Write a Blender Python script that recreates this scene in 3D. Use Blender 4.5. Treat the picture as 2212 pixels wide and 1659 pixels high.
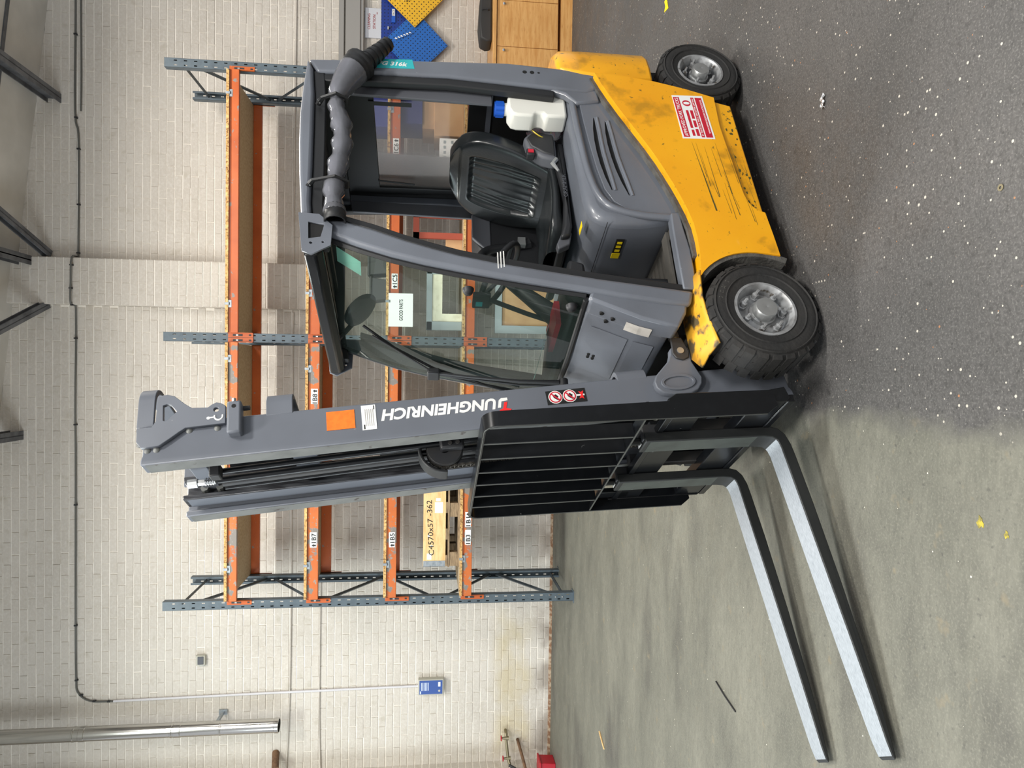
import bpy, bmesh, math, random
from mathutils import Vector, Matrix
random.seed(7)
S = bpy.context.scene
C = S.collection
for o in list(bpy.data.objects): bpy.data.objects.remove(o)
PI = math.pi

# ------------------------------------------------------------------ camera
FPX, PITCH, ROLL, YAW, CAMH = 1537.0, .118, .0109, .0205, 1.527
fw = Vector((-math.sin(YAW)*math.cos(PITCH), math.cos(YAW)*math.cos(PITCH), -math.sin(PITCH)))
rt = Vector((math.cos(YAW), math.sin(YAW), 0)); dn = fw.cross(rt)
ix = math.cos(ROLL)*dn + math.sin(ROLL)*rt          # picture's +x is the world's down: the photo is turned on its side
iu = -math.sin(ROLL)*dn + math.cos(ROLL)*rt
cd = bpy.data.cameras.new('camera'); cam = bpy.data.objects.new('camera', cd); C.objects.link(cam)
cd.sensor_fit = 'HORIZONTAL'; cd.sensor_width = 36; cd.lens = 36*FPX/2212; cd.clip_start = .05
M = Matrix.Identity(4)
for i in range(3): M[i][0], M[i][1], M[i][2] = ix[i], iu[i], -fw[i]
M[2][3] = CAMH
cam.matrix_world = M
S.camera = cam

# ------------------------------------------------------------------ world, lamps, exposure
S.view_settings.view_transform = 'Standard'; S.view_settings.look = 'None'
S.view_settings.gamma = 1; S.view_settings.use_curve_mapping = False
S.view_settings.exposure = 0.35
w = bpy.data.worlds.new('world'); S.world = w; w.use_nodes = True
w.node_tree.nodes['Background'].inputs[0].default_value = (.93, .96, 1, 1)
w.node_tree.nodes['Background'].inputs[1].default_value = .55
def lamp(loc, size, power, col=(1, .97, .92), aim=None):
    d = bpy.data.lights.new('area_lamp', 'AREA'); d.shape = 'RECTANGLE'; d.size, d.size_y = size; d.energy = power; d.color = col
    o = bpy.data.objects.new('area_lamp', d); C.objects.link(o); o.location = loc
    if aim: o.rotation_euler = (Vector(aim)-Vector(loc)).to_track_quat('-Z', 'Y').to_euler()
    return o
lamp((-1.2, 4.9, 5.6), (1.5, .35), 150)
lamp((2.6, 5.4, 5.2), (1.5, .35), 120, (1, .95, .88))
lamp((-3.6, 4.6, 5.7), (1.5, .35), 120, (.93, 1, .95))
lamp((-1.2, .2, 5.8), (1.5, .35), 210)
lamp((2.4, .4, 5.4), (1.5, .35), 210)
lamp((.6, -2.4, 5.4), (1.5, .35), 160)
lamp((-7.5, 2.0, 2.6), (3.5, 4.0), 260, (.86, .95, 1), (0, 3, .6))      # added unseen area light, standing in for daylight from the left

# ------------------------------------------------------------------ helpers
def s2l(c): return tuple(((x/255)/12.92 if x/255 <= .04045 else ((x/255+.055)/1.055)**2.4) for x in c) + (1,)
MATS = {}
def mat(name, rgb, rough=.5, metal=0, var=None, bump=None, spec=.5, stretch=None, coat=0, wear=None, world=False):
    """var=(scale, rgb2, lo, hi): noise-mixed second colour; bump=(scale,strength); wear=(scale,rgb,lo,hi,rough)"""
    if name in MATS: return MATS[name]
    m = bpy.data.materials.new(name); m.use_nodes = True; nt = m.node_tree; N = nt.nodes; Lk = nt.links
    b = N['Principled BSDF']; b.inputs['Roughness'].default_value = rough; b.inputs['Metallic'].default_value = metal
    b.inputs['Specular IOR Level'].default_value = spec; b.inputs['Coat Weight'].default_value = coat
    b.inputs['Base Color'].default_value = s2l(rgb)
    tc = N.new('ShaderNodeTexCoord'); vec = tc.outputs['Object']
    if world: vec = N.new('ShaderNodeNewGeometry').outputs['Position']
    if stretch:
        mp = N.new('ShaderNodeMapping'); mp.inputs['Scale'].default_value = stretch; Lk.new(vec, mp.inputs[0]); vec = mp.outputs[0]
    col = None
    def noise(sc, det=4):
        n = N.new('ShaderNodeTexNoise'); n.inputs['Scale'].default_value = sc; n.inputs['Detail'].default_value = det; Lk.new(vec, n.inputs['Vector']); return n
    def ramp(n, lo, hi):
        r = N.new('ShaderNodeMapRange'); r.inputs[1].default_value = lo; r.inputs[2].default_value = hi; Lk.new(n.outputs[0], r.inputs[0]); return r.outputs[0]
    for v in [x for x in (var, wear) if x]:
        vs = v if isinstance(v[0], (tuple, list)) else (v,)
        for q in vs:
            f = ramp(noise(q[0]), q[2], q[3])
            mx = N.new('ShaderNodeMix'); mx.data_type = 'RGBA'
            if col: Lk.new(col, mx.inputs[6])
            else: mx.inputs[6].default_value = s2l(rgb)
            mx.inputs[7].default_value = s2l(q[1]); Lk.new(f, mx.inputs[0]); col = mx.outputs[2]
    if col: Lk.new(col, b.inputs['Base Color'])
    if bump:
        bp = N.new('ShaderNodeBump'); bp.inputs['Strength'].default_value = bump[1]; bp.inputs['Distance'].default_value = .01
        Lk.new(noise(bump[0], 6).outputs[0], bp.inputs['Height']); Lk.new(bp.outputs[0], b.inputs['Normal'])
    MATS[name] = m
    return m
def glassmat(name, tint, haze, hazecol, gl=.02):
    m = bpy.data.materials.new(name); m.use_nodes = True; nt = m.node_tree; N = nt.nodes; Lk = nt.links
    N.remove(N['Principled BSDF']); out = N['Material Output']
    tr = N.new('ShaderNodeBsdfTransparent'); tr.inputs[0].default_value = tint
    di = N.new('ShaderNodeBsdfDiffuse'); di.inputs[0].default_value = s2l(hazecol)
    g = N.new('ShaderNodeBsdfGlossy'); g.inputs['Roughness'].default_value = gl
    a = N.new('ShaderNodeMixShader'); a.inputs[0].default_value = haze; Lk.new(tr.outputs[0], a.inputs[1]); Lk.new(di.outputs[0], a.inputs[2])
    fr = N.new('ShaderNodeFresnel'); fr.inputs[0].default_value = 1.45
    c = N.new('ShaderNodeMixShader'); Lk.new(fr.outputs[0], c.inputs[0]); Lk.new(a.outputs[0], c.inputs[1]); Lk.new(g.outputs[0], c.inputs[2])
    Lk.new(c.outputs[0], out.inputs[0]); MATS[name] = m
    return m

class MB:
    def __init__(s): s.v = []; s.f = []
    def add(s, vs, fs):
        n = len(s.v); s.v += [tuple(p) for p in vs]; s.f += [tuple(i+n for i in f) for f in fs]; return s
    def box(s, a, b):
        x0, y0, z0 = a; x1, y1, z1 = b
        return s.add([(x0,y0,z0),(x1,y0,z0),(x1,y1,z0),(x0,y1,z0),(x0,y0,z1),(x1,y0,z1),(x1,y1,z1),(x0,y1,z1)],
                     [(3,2,1,0),(4,5,6,7),(0,1,5,4),(1,2,6,5),(2,3,7,6),(3,0,4,7)])
    def prism(s, poly, a, b, fn=lambda u, v, w: (u, w, v)):
        n = len(poly)
        return s.add([fn(u, v, a) for u, v in poly]+[fn(u, v, b) for u, v in poly],
                     [tuple(range(n))[::-1], tuple(range(n, 2*n))]+[(i, (i+1) % n, n+(i+1) % n, n+i) for i in range(n)])
    def lathe(s, prof, fn, seg=32):
        n = len(prof); vs = []; fs = []
        for k in range(seg):
            a = 2*PI*k/seg
            for r, w_ in prof: vs.append(fn(r*math.cos(a), r*math.sin(a), w_))
        for k in range(seg):
            k2 = (k+1) % seg
            for i in range(n-1): fs.append((k*n+i, k2*n+i, k2*n+i+1, k*n+i+1))
        s.add(vs, fs); return s
    def cyl(s, p, q, r, seg=16, r2=None):
        return s.tube([p, q], [r, r if r2 is None else r2], seg)
    def tube(s, pts, r, seg=10, cap=True, sx=1.0):
        pts = [Vector(p) for p in pts]; rs = r if isinstance(r, (list, tuple)) else [r]*len(pts)
        vs = []; fs = []; t = (pts[1]-pts[0]).normalized()
        up = Vector((0,0,1)) if abs(t.z) < .9 else Vector((1,0,0))
        nrm = (up-up.dot(t)*t).normalized()
        for i, p in enumerate(pts):
            a = (pts[i]-pts[i-1]).normalized() if i else t
            b = (pts[i+1]-pts[i]).normalized() if i < len(pts)-1 else a
            t = (a+b).normalized() if (a+b).length > 1e-6 else a
            nrm = (nrm-nrm.dot(t)*t).normalized(); bn = t.cross(nrm)
            for k in range(seg):
                an = 2*PI*k/seg
                vs.append(p+rs[i]*(math.cos(an)*nrm*sx+math.sin(an)*bn))
        m = len(pts)
        for i in range(m-1):
            for k in range(seg):
                k2 = (k+1) % seg; fs.append((i*seg+k, i*seg+k2, (i+1)*seg+k2, (i+1)*seg+k))
        if cap: fs.append(tuple(range(seg))[::-1]); fs.append(tuple((m-1)*seg+k for k in range(seg)))
        return s.add(vs, fs)
    def grid(s, fn, nu, nv, closeu=False):
        vs = [fn(i/(nu if closeu else nu-1), j/(nv-1)) for j in range(nv) for i in range(nu)]
        fs = []
        for j in range(nv-1):
            for i in range(nu if closeu else nu-1):
                i2 = (i+1) % nu; fs.append((j*nu+i, j*nu+i2, (j+1)*nu+i2, (j+1)*nu+i))
        return s.add(vs, fs)
    def mesh(s, name, xf=None):
        me = bpy.data.meshes.new(name); me.from_pydata([xf(*p) for p in s.v] if xf else s.v, [], s.f)
        bm = bmesh.new(); bm.from_mesh(me); bmesh.ops.recalc_face_normals(bm, faces=bm.faces); bm.to_mesh(me); bm.free()
        return me
    def build(s, name, m, parent=None, bevel=0, seg=2, smooth=None, xf=None, solid=0, sub=0):
        return finish(name, s.mesh(name, xf), m, parent, bevel, seg, smooth, solid, sub)
def finish(name, me, m, parent=None, bevel=0, seg=2, smooth=None, solid=0, sub=0):
    o = bpy.data.objects.new(name, me); C.objects.link(o)
    me.materials.append(MATS[m] if isinstance(m, str) else m)
    if parent: o.parent = parent
    if smooth is not None or bevel or sub:
        for p in me.polygons: p.use_smooth = True
        me.set_sharp_from_angle(angle=math.radians(smooth if smooth else 40))
    if solid: md = o.modifiers.new('s', 'SOLIDIFY'); md.thickness = solid; md.offset = 0
    if bevel:
        md = o.modifiers.new('b', 'BEVEL'); md.width = bevel; md.segments = seg; md.limit_method = 'ANGLE'; md.angle_limit = math.radians(40); md.harden_normals = False
    if sub: md = o.modifiers.new('u', 'SUBSURF'); md.levels = md.render_levels = sub
    return o
def plate(name, outline, holes, thick, fn, m, parent=None, bevel=0):
    cu = bpy.data.curves.new(name, 'CURVE'); cu.dimensions = '2D'; cu.fill_mode = 'BOTH'; cu.extrude = thick/2; cu.bevel_depth = bevel; cu.bevel_resolution = 1
    for poly in [outline]+holes:
        sp = cu.splines.new('POLY'); sp.points.add(len(poly)-1); sp.use_cyclic_u = True
        for i, (x, y) in enumerate(poly): sp.points[i].co = (x, y, 0, 1)
    o = bpy.data.objects.new(name, cu); C.objects.link(o); dg = bpy.context.evaluated_depsgraph_get(); dg.update()
    me = bpy.data.meshes.new_from_object(o.evaluated_get(dg)); bpy.data.objects.remove(o); bpy.data.curves.remove(cu)
    me.name = name
    for v in me.vertices: v.co = Vector(fn(v.co.x, v.co.y, v.co.z))
    me.materials.clear()
    bm = bmesh.new(); bm.from_mesh(me); bmesh.ops.remove_doubles(bm, verts=bm.verts, dist=1e-5); bmesh.ops.recalc_face_normals(bm, faces=bm.faces); bm.to_mesh(me); bm.free()
    return finish(name, me, m, parent)
def text(name, body, size, fn, m, parent=None, bold=0, shear=0, align='LEFT', width=None, space=1.0, thick=.0004):
    cu = bpy.data.curves.new(name, 'FONT'); cu.body = body; cu.size = size; cu.offset = bold; cu.shear = shear; cu.align_x = align; cu.space_character = space; cu.extrude = thick; cu.resolution_u = 3
    o = bpy.data.objects.new(name, cu); C.objects.link(o); dg = bpy.context.evaluated_depsgraph_get(); dg.update()
    me = bpy.data.meshes.new_from_object(o.evaluated_get(dg)); bpy.data.objects.remove(o); bpy.data.curves.remove(cu)
    xs = [v.co.x for v in me.vertices]; k = 1
    if width and xs: k = width/(max(xs)-min(xs)); x0 = min(xs)
    for v in me.vertices: v.co = Vector(fn((v.co.x-(x0 if width else 0))*k, v.co.y, v.co.z))
    me.materials.clear(); me.name = name
    return finish(name, me, m, parent)
def empty(name, loc=(0,0,0), rz=0):
    o = bpy.data.objects.new(name, None); C.objects.link(o); o.location = loc; o.rotation_euler = (0,0,rz); o.empty_display_size = .1
    return o
def tag(o, label=None, cat=None, group=None, kind=None):
    if label: o['label'] = label
    if cat: o['category'] = cat
    if group: o['group'] = group
    if kind: o['kind'] = kind
    return o
def circ(cx, cy, r, n=16, ry=None): return [(cx+r*math.cos(2*PI*k/n), cy+(ry or r)*math.sin(2*PI*k/n)) for k in range(n)]
def slot(cx, cy, hw, hh):  # rounded slot, long in y
    r = hw; return [(cx+r*math.cos(a), cy+(hh-r)*(1 if math.sin(a) > 0 else -1)+r*math.sin(a)) for a in [PI*(k+.5)/4 for k in range(8)]]
def smoothpts(pts, n=6):
    P = [Vector(p) for p in pts]; out = []
    for i in range(len(P)-1):
        p0 = P[max(i-1,0)]; p1 = P[i]; p2 = P[i+1]; p3 = P[min(i+2,len(P)-1)]
        for k in range(n):
            t = k/n; out.append(.5*((2*p1)+(p2-p0)*t+(2*p0-5*p1+4*p2-p3)*t*t+(3*p1-p0-3*p2+p3)*t**3))
    out.append(P[-1]); return out

# ------------------------------------------------------------------ materials
mat('brick_paint', (207,200,190), .62, var=((1.3,(199,191,180),.35,.7),(38,(213,207,198),.45,.75),(9,(194,186,173),.60,.74)), bump=(60,.35), world=True)
mat('mortar_paint', (240,234,224), .6, var=(22,(214,204,190),.55,.85), bump=(40,.3), world=True)
def stain(name):
    nt = MATS[name].node_tree; N = nt.nodes; Lk = nt.links; b = N['Principled BSDF']; src = b.inputs['Base Color'].links[0].from_socket
    g = N.new('ShaderNodeNewGeometry'); sp = N.new('ShaderNodeSeparateXYZ'); Lk.new(g.outputs['Position'], sp.inputs[0])
    def rg(x, a, c, lo, hi):
        r = N.new('ShaderNodeMapRange'); r.interpolation_type = 'SMOOTHSTEP'; r.inputs[1].default_value = a; r.inputs[2].default_value = c; r.inputs[3].default_value = lo; r.inputs[4].default_value = hi; Lk.new(x, r.inputs[0]); return r.outputs[0]
    def mul(a, c):
        m = N.new('ShaderNodeMath'); m.operation = 'MULTIPLY'; Lk.new(a, m.inputs[0]); Lk.new(c, m.inputs[1]); return m.outputs[0]
    n = N.new('ShaderNodeTexNoise'); n.inputs['Scale'].default_value = 2.4; n.inputs['Detail'].default_value = 5; Lk.new(g.outputs['Position'], n.inputs['Vector'])
    k = mul(mul(rg(sp.outputs[2], .15, .35, 0, 1), rg(sp.outputs[2], .55, .78, 1, 0)), mul(rg(sp.outputs[0], -3.3, -2.6, 1, 0), rg(n.outputs[0], .36, .66, 0, .5)))
    k2 = mul(rg(sp.outputs[2], .05, .30, 1, 0), rg(n.outputs[0], .40, .62, 0, .8))
    for f, rgb in ((k, (190,172,120)), (k2, (146,134,122))):
        mx = N.new('ShaderNodeMix'); mx.data_type = 'RGBA'; Lk.new(f, mx.inputs[0]); Lk.new(src, mx.inputs[6]); mx.inputs[7].default_value = s2l(rgb); src = mx.outputs[2]
    Lk.new(src, b.inputs['Base Color'])
stain('brick_paint'); stain('mortar_paint')
mat('concrete_roof', (206,204,198), .9, var=(2,(186,184,178),.35,.7))
mat('steel_dark', (96,98,102), .55, var=(9,(66,68,72),.4,.7))
mat('rack_grey', (78,90,98), .45, var=(14,(66,76,84),.45,.75), wear=(30,(128,130,130),.70,.78))
mat('rack_dark', (56,64,70), .5)
mat('rack_orange', (184,92,42), .38, var=(3,(166,78,34),.4,.7), wear=((16,(128,122,116),.66,.70),(45,(150,140,130),.70,.73)))
mat('rack_orange_worn', (192,104,48), .42, var=(3,(176,90,40),.4,.7), wear=((9,(122,116,110),.54,.58),(30,(140,132,124),.62,.66)))
mat('chipboard', (190,150,92), .8, var=((70,(120,84,44),.48,.62),(30,(214,180,122),.5,.7)))
mat('chip_face', (176,158,130), .8, var=(40,(156,136,106),.4,.7))
mat('wood', (226,192,138), .6, var=((5,(206,164,106),.42,.68),(26,(190,146,92),.58,.75)), stretch=(1,1,7))
mat('wood_old', (150,128,100), .85, var=(12,(104,86,64),.4,.7), stretch=(1,5,5))
mat('bench_wood', (222,170,104), .45, var=((3.5,(204,146,80),.4,.68),(12,(190,130,68),.55,.75)), stretch=(1,1,9), coat=.15)
mat('white_paint', (232,232,228), .5); mat('white_paper', (238,240,238), .7)
mat('black_print', (18,18,18), .6); mat('red_print', (196,28,52), .5); mat('logo_red', (236,40,40), .4)
mat('yellow', (246,176,22), .34, var=((2.2,(236,160,14),.4,.7),), wear=((9,(196,138,20),.56,.70),(26,(104,88,34),.66,.72),(70,(92,80,36),.68,.73)), coat=.25)
mat('yellow_worn', (240,178,50), .5, var=((5,(214,156,44),.4,.7),), wear=((11,(96,84,60),.52,.60),(30,(80,70,54),.62,.70)))
mat('truck_grey', (103,108,117), .36, var=(4,(96,100,108),.4,.7), wear=(60,(168,170,172),.76,.80), coat=.3, bump=(160,.04))
mat('mast_grey', (104,109,118), .45, var=(3,(97,101,109),.4,.7), wear=(40,(130,132,134),.75,.8))
mat('mast_worn', (112,114,112), .5, var=(10,(92,94,92),.4,.7), wear=(24,(64,54,50),.64,.72))
mat('mast_grease', (74,76,80), .35, metal=.4, var=((8,(38,38,42),.4,.65),), stretch=(6,6,1))
mat('rubber', (34,34,34), .82, var=(6,(46,44,42),.4,.7), bump=(50,.3)); mat('rubber_dusty', (92,90,86), .9, var=(14,(68,66,62),.4,.7), bump=(70,.5))
mat('rubber_trim', (30,31,33), .5); mat('black_plastic', (36,37,40), .5, bump=(200,.06)); mat('grey_plastic', (84,86,92), .5)
mat('black_paint', (13,15,18), .30, var=(20,(20,22,25),.5,.8), wear=(36,(92,94,94),.73,.78), coat=.08, spec=.35)
mat('black_edge', (84,86,84), .4, metal=.4)
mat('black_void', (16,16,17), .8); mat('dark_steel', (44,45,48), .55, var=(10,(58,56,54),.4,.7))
mat('vinyl', (30,33,35), .26, spec=.6, bump=(90,.05)); mat('bare_steel', (176,183,191), .42, metal=.55, var=(30,(146,153,162),.4,.7), stretch=(1,14,14), bump=(40,.06))
mat('shank_paint', (64,70,66), .5, var=(12,(52,56,53),.4,.7), wear=(30,(96,98,94),.68,.75)); mat('fork_side', (40,42,43), .5, metal=.3, var=(14,(44,46,46),.4,.7)); mat('chrome', (225,225,225), .12, metal=1); mat('zinc', (190,192,192), .35, metal=.8)
mat('rim_silver', (176,178,180), .45, metal=.45, var=((16,(140,140,140),.4,.65),), wear=(26,(84,76,66),.60,.70))
mat('flue_steel', (200,198,194), .17, metal=1); mat('galv', (165,172,178), .4, metal=.6, var=(30,(140,148,154),.4,.7))
mat('orange_tag', (250,122,30), .6, var=(60,(236,108,22),.4,.7)); mat('teal', (40,172,178), .5)
mat('blue_plastic', (30,88,190), .35); mat('hdpe', (222,222,214), .45, spec=.4); mat('pvc_white', (214,212,216), .5); mat('cable_grey', (96,96,92), .6)
mat('alarm_blue', (28,72,150), .4); mat('box_beige', (186,184,172), .5); mat('pale_blue', (205,216,240), .5)
mat('rust_pipe', (122,92,68), .8, var=(20,(90,66,48),.4,.7)); mat('red_plastic', (176,22,40), .4); mat('brass', (140,132,108), .4, metal=.7)
mat('cardboard', (186,150,110), .85, var=(6,(172,134,96),.4,.7)); mat('bin_blue', (34,48,120), .5); mat('redwood', (150,66,46), .6); mat('crate_black', (50,50,50), .6)
mat('window_grey', (150,160,164), .5); mat('cream_board', (226,222,200), .7, var=(14,(206,200,176),.5,.7)); mat('mint_paper', (190,240,228), .7)
mat('dark_clear', (112,113,120), .25, var=(14,(84,86,92),.4,.65), bump=(12,.8)); mat('wire_red', (190,50,70), .5); mat('wire_yellow', (200,180,60), .5); mat('foil', (210,212,215), .3, metal=.9, bump=(20,.6))
mat('warn_yellow', (240,210,20), .5); mat('floor_mat', (66,64,60), .85, var=(12,(82,78,72),.4,.7)); mat('label_grey', (186,182,176), .7, var=(20,(160,156,150),.4,.7))
mat('ledge_metal', (170,166,160), .4, metal=.5); mat('sign_white', (206,208,214), .5); mat('sign_red', (150,60,60), .6)
glassmat('windscreen', (.72,.82,.77,1), .045, (150,175,165)); glassmat('clear_film', (.86,.84,.82,1), .10, (170,165,160), .12)
glassmat('pvc_clear', (.80,.80,.84,1), .25, (170,172,180), .08); glassmat('bag_clear', (.85,.85,.88,1), .08, (200,200,210), .08)
def pegmat(name, rgb):
    m = mat(name, rgb, .45); nt = m.node_tree; N = nt.nodes; Lk = nt.links; b = N['Principled BSDF']
    tc = N.new('ShaderNodeTexCoord'); mp = N.new('ShaderNodeVectorMath'); mp.operation = 'MULTIPLY'; mp.inputs[1].default_value = (26, 26, 26); Lk.new(tc.outputs['Object'], mp.inputs[0])
    fr = N.new('ShaderNodeVectorMath'); fr.operation = 'FRACTION'; Lk.new(mp.outputs[0], fr.inputs[0])
    sb = N.new('ShaderNodeVectorMath'); sb.operation = 'SUBTRACT'; sb.inputs[1].default_value = (.5, .5, .5); Lk.new(fr.outputs[0], sb.inputs[0])
    ml = N.new('ShaderNodeVectorMath'); ml.operation = 'MULTIPLY'; ml.inputs[1].default_value = (1, 0, 1); Lk.new(sb.outputs[0], ml.inputs[0])
    ln = N.new('ShaderNodeVectorMath'); ln.operation = 'LENGTH'; Lk.new(ml.outputs[0], ln.inputs[0])
    lt = N.new('ShaderNodeMath'); lt.operation = 'LESS_THAN'; lt.inputs[1].default_value = .17; Lk.new(ln.outputs['Value'], lt.inputs[0])
    mx = N.new('ShaderNodeMix'); mx.data_type = 'RGBA'; mx.inputs[6].default_value = s2l(rgb); mx.inputs[7].default_value = s2l((20,22,28)); Lk.new(lt.outputs[0], mx.inputs[0]); Lk.new(mx.outputs[2], b.inputs['Base Color'])
pegmat('peg_blue', (34,104,190)); pegmat('peg_yellow', (240,186,40)); pegmat('peg_navy', (26,56,140))
def floormat():
    m = bpy.data.materials.new('floor_concrete'); m.use_nodes = True; nt = m.node_tree; N = nt.nodes; Lk = nt.links; b = N['Principled BSDF']
    tc = N.new('ShaderNodeTexCoord'); P = tc.outputs['Object']
    def noise(sc, det=5, v=P, ro=.6):
        n = N.new('ShaderNodeTexNoise'); n.inputs['Scale'].default_value = sc; n.inputs['Detail'].default_value = det; n.inputs['Roughness'].default_value = ro; Lk.new(v, n.inputs['Vector']); return n.outputs[0]
    def rng(x, lo, hi, a=0, c=1):
        r = N.new('ShaderNodeMapRange'); r.inputs[1].default_value = lo; r.inputs[2].default_value = hi; r.inputs[3].default_value = a; r.inputs[4].default_value = c; Lk.new(x, r.inputs[0]); return r.outputs[0]
    def mix(f, a, c):
        x = N.new('ShaderNodeMix'); x.data_type = 'RGBA'; Lk.new(f, x.inputs[0])
        for s_, q in ((6, a), (7, c)):
            if isinstance(q, tuple): x.inputs[s_].default_value = s2l(q)
            else: Lk.new(q, x.inputs[s_])
        return x.outputs[2]
    def math2(op, a, c):
        x = N.new('ShaderNodeMath'); x.operation = op
        for i, q in ((0, a), (1, c)):
            if isinstance(q, (int, float)): x.inputs[i].default_value = q
            else: Lk.new(q, x.inputs[i])
        return x.outputs[0]
    mp = N.new('ShaderNodeMapping'); mp.inputs['Scale'].default_value = (.6, 1.5, 1); mp.inputs['Rotation'].default_value = (0, 0, .25); Lk.new(P, mp.inputs[0])
    sm = mix(rng(noise(2.2, 6, mp.outputs[0]), .34, .68), (118,117,106), (94,94,85))       # worn smooth slab
    sm = mix(rng(noise(1.1, 4, mp.outputs[0]), .56, .74), sm, (74,72,68))
    sm = mix(rng(noise(26, 6, mp.outputs[0], .75), .30, .72, 0, .55), sm, (70,69,63))
    sm = mix(rng(noise(120, 3), .50, .75, 0, .5), sm, (134,132,120))
    sm = mix(rng(noise(46, 4), .60, .72, 0, .6), sm, (64,63,60))
    sm = mix(rng(noise(9, 3), .64, .74), sm, (118,110,92))
    rough = mix(rng(noise(1.4, 5), .35, .68), (88,86,85), (72,71,70))                      # coarse slab with exposed aggregate
    rough = mix(rng(noise(60, 5, P, .8), .38, .66), rough, (60,59,58))
    rough = mix(rng(noise(150, 3), .52, .74, 0, .8), rough, (116,114,111))
    rough = mix(rng(noise(24, 4), .58, .70, 0, .6), rough, (54,53,52))
    def specks(sc, thr, rgb, base):
        v = N.new('ShaderNodeTexVoronoi'); v.inputs['Scale'].default_value = sc; Lk.new(P, v.inputs['Vector'])
        sep = N.new('ShaderNodeSeparateColor'); Lk.new(v.outputs['Color'], sep.inputs[0])
        big = rng(sep.outputs[0], .80, 1, 0, thr)
        lt = math2('LESS_THAN', v.outputs['Distance'], big)
        return mix(lt, base, rgb), lt
    rough, a = specks(58, .28, (180,174,163), rough)
    rough, a = specks(34, .16, (150,108,78), rough)
    rough, a = specks(75, .30, (58,57,56), rough)
    sm, a = specks(30, .10, (212,206,190), sm)
    sx = N.new('ShaderNodeSeparateXYZ'); Lk.new(P, sx.inputs[0])
    edge = math2('ADD', sx.outputs[0], math2('MULTIPLY', math2('SUBTRACT', noise(5, 4), .5), .16))
    zone = rng(edge, -.20, -.12)
    Lk.new(mix(zone, sm, rough), b.inputs['Base Color'])
    b.inputs['Roughness'].default_value = .62; Lk.new(rng(noise(7, 4), .3, .7, .48, .75), b.inputs['Roughness'])
    bp = N.new('ShaderNodeBump'); bp.inputs['Strength'].default_value = .25; bp.inputs['Distance'].default_value = .004
    Lk.new(math2('ADD', noise(70, 4), math2('MULTIPLY', noise(16, 3), .5)), bp.inputs['Height']); Lk.new(bp.outputs[0], b.inputs['Normal'])
    MATS['floor_concrete'] = m
floormat()

# ------------------------------------------------------------------ the setting
WY = 8.47                                                       # face of the back wall
fl = MB().box((-9, -4, -.15), (9, 9.2, 0)).build('floor', 'floor_concrete'); tag(fl, kind='structure', label='grey worn concrete workshop floor with pale specks')
roofz = lambda x: 6.159-.109*x
rf = MB().prism([(-9, roofz(-9)), (9, roofz(9)), (9, roofz(9)+.15), (-9, roofz(-9)+.15)], -4, 9.2).build('ceiling', 'concrete_roof'); tag(rf, kind='structure', label='sloping grey panelled roof soffit')
for yy in (7.75, 6.4, 5.0):                                      # panel joints of the soffit
    MB().prism([(-9, roofz(-9)-.012), (9, roofz(9)-.012), (9, roofz(9)), (-9, roofz(-9))], yy, yy+.05).build('joint_strip', 'steel_dark', rf)
wall = MB().box((-9, WY+.004, 0), (9, WY+.35, 7.2)).build('wall_back', 'mortar_paint'); tag(wall, kind='structure', label='cream painted brick gable wall behind the racking')
CH, BL, JT, JH = .086, .25, .007, .0105
def brick_mesh(name, w_, h_, d=.007):
    c = .0025; x = w_/2; z = h_/2
    return MB().add([(-x,0,-z),(x,0,-z),(x,0,z),(-x,0,z),(-x,-d+c,-z),(x,-d+c,-z),(x,-d+c,z),(-x,-d+c,z),(-x+c,-d,-z+c),(x-c,-d,-z+c),(x-c,-d,z-c),(-x+c,-d,z-c)],
        [(0,1,5,4),(1,2,6,5),(2,3,7,6),(3,0,4,7),(4,5,9,8),(5,6,10,9),(6,7,11,10),(7,4,8,11),(8,9,10,11)])
bp_ = brick_mesh('brick', BL-JT, CH-JH)
bmesh_shared = bp_.mesh('brick'); bmesh_shared.materials.append(MATS['brick_paint'])
PX0, PX1 = .655, 1.165                                          # pier
cells = []; cut = []
r = 0
while r*CH < 6.6:
    zc = r*CH+CH/2; off = (BL/2 if r % 2 else 0)+random.uniform(-.012, .012)
    k = -20
    while k < 23:
        xc = k*BL+off
        if -4.9 < xc < 5.4 and zc < roofz(xc)+.06:
            a, b = xc-BL/2, xc+BL/2
            if b <= PX0 or a >= PX1: cells.append((xc, zc))
            elif a < PX0-.03: cut.append((a, PX0, zc))
            elif b > PX1+.03: cut.append((PX1, b, zc))
        k += 1
    r += 1
def score(c):
    x, z = c
    vis = (z > 3.55 and x > -2.2 and not(-.9 < x < .0 and z < 4.2)) or (x < -2.55) 
    return (0 if vis and z < 5.3 and -4.6 < x < 4 else 1, math.hypot(x, z-1.5))
cells.sort(key=score)
for xc, zc in cells[:300]:
    o = bpy.data.objects.new('brick', bmesh_shared); C.objects.link(o); o.parent = wall
    o.location = (xc+random.uniform(-.003,.003), WY+.004+random.uniform(-.0015,.0015), zc+random.uniform(-.002,.002)); o.rotation_euler = (random.uniform(-.012,.012), random.uniform(-.006,.006), random.uniform(-.006,.006))
mb = MB()
for xc, zc in cells[300:]:
    dx, dy, dz, t = random.uniform(-.003,.003), random.uniform(-.0015,.0015), random.uniform(-.002,.002), random.uniform(-.006,.006)
    mb.add([(xc+dx+x-t*z, WY+.004+dy+y+t*x, zc+dz+z+t*x) for x, y, z in bp_.v], bp_.f)
for a, b, zc in cut:
    q = brick_mesh('b', b-a-JT, CH-JH); mb.add([((a+b)/2+x, WY+.004+y, zc+z) for x, y, z in q.v], q.f)
tag(mb.build('brickwork', 'brick_paint', wall), kind='stuff', label='rest of the painted brick courses')
bcache = {}
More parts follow.
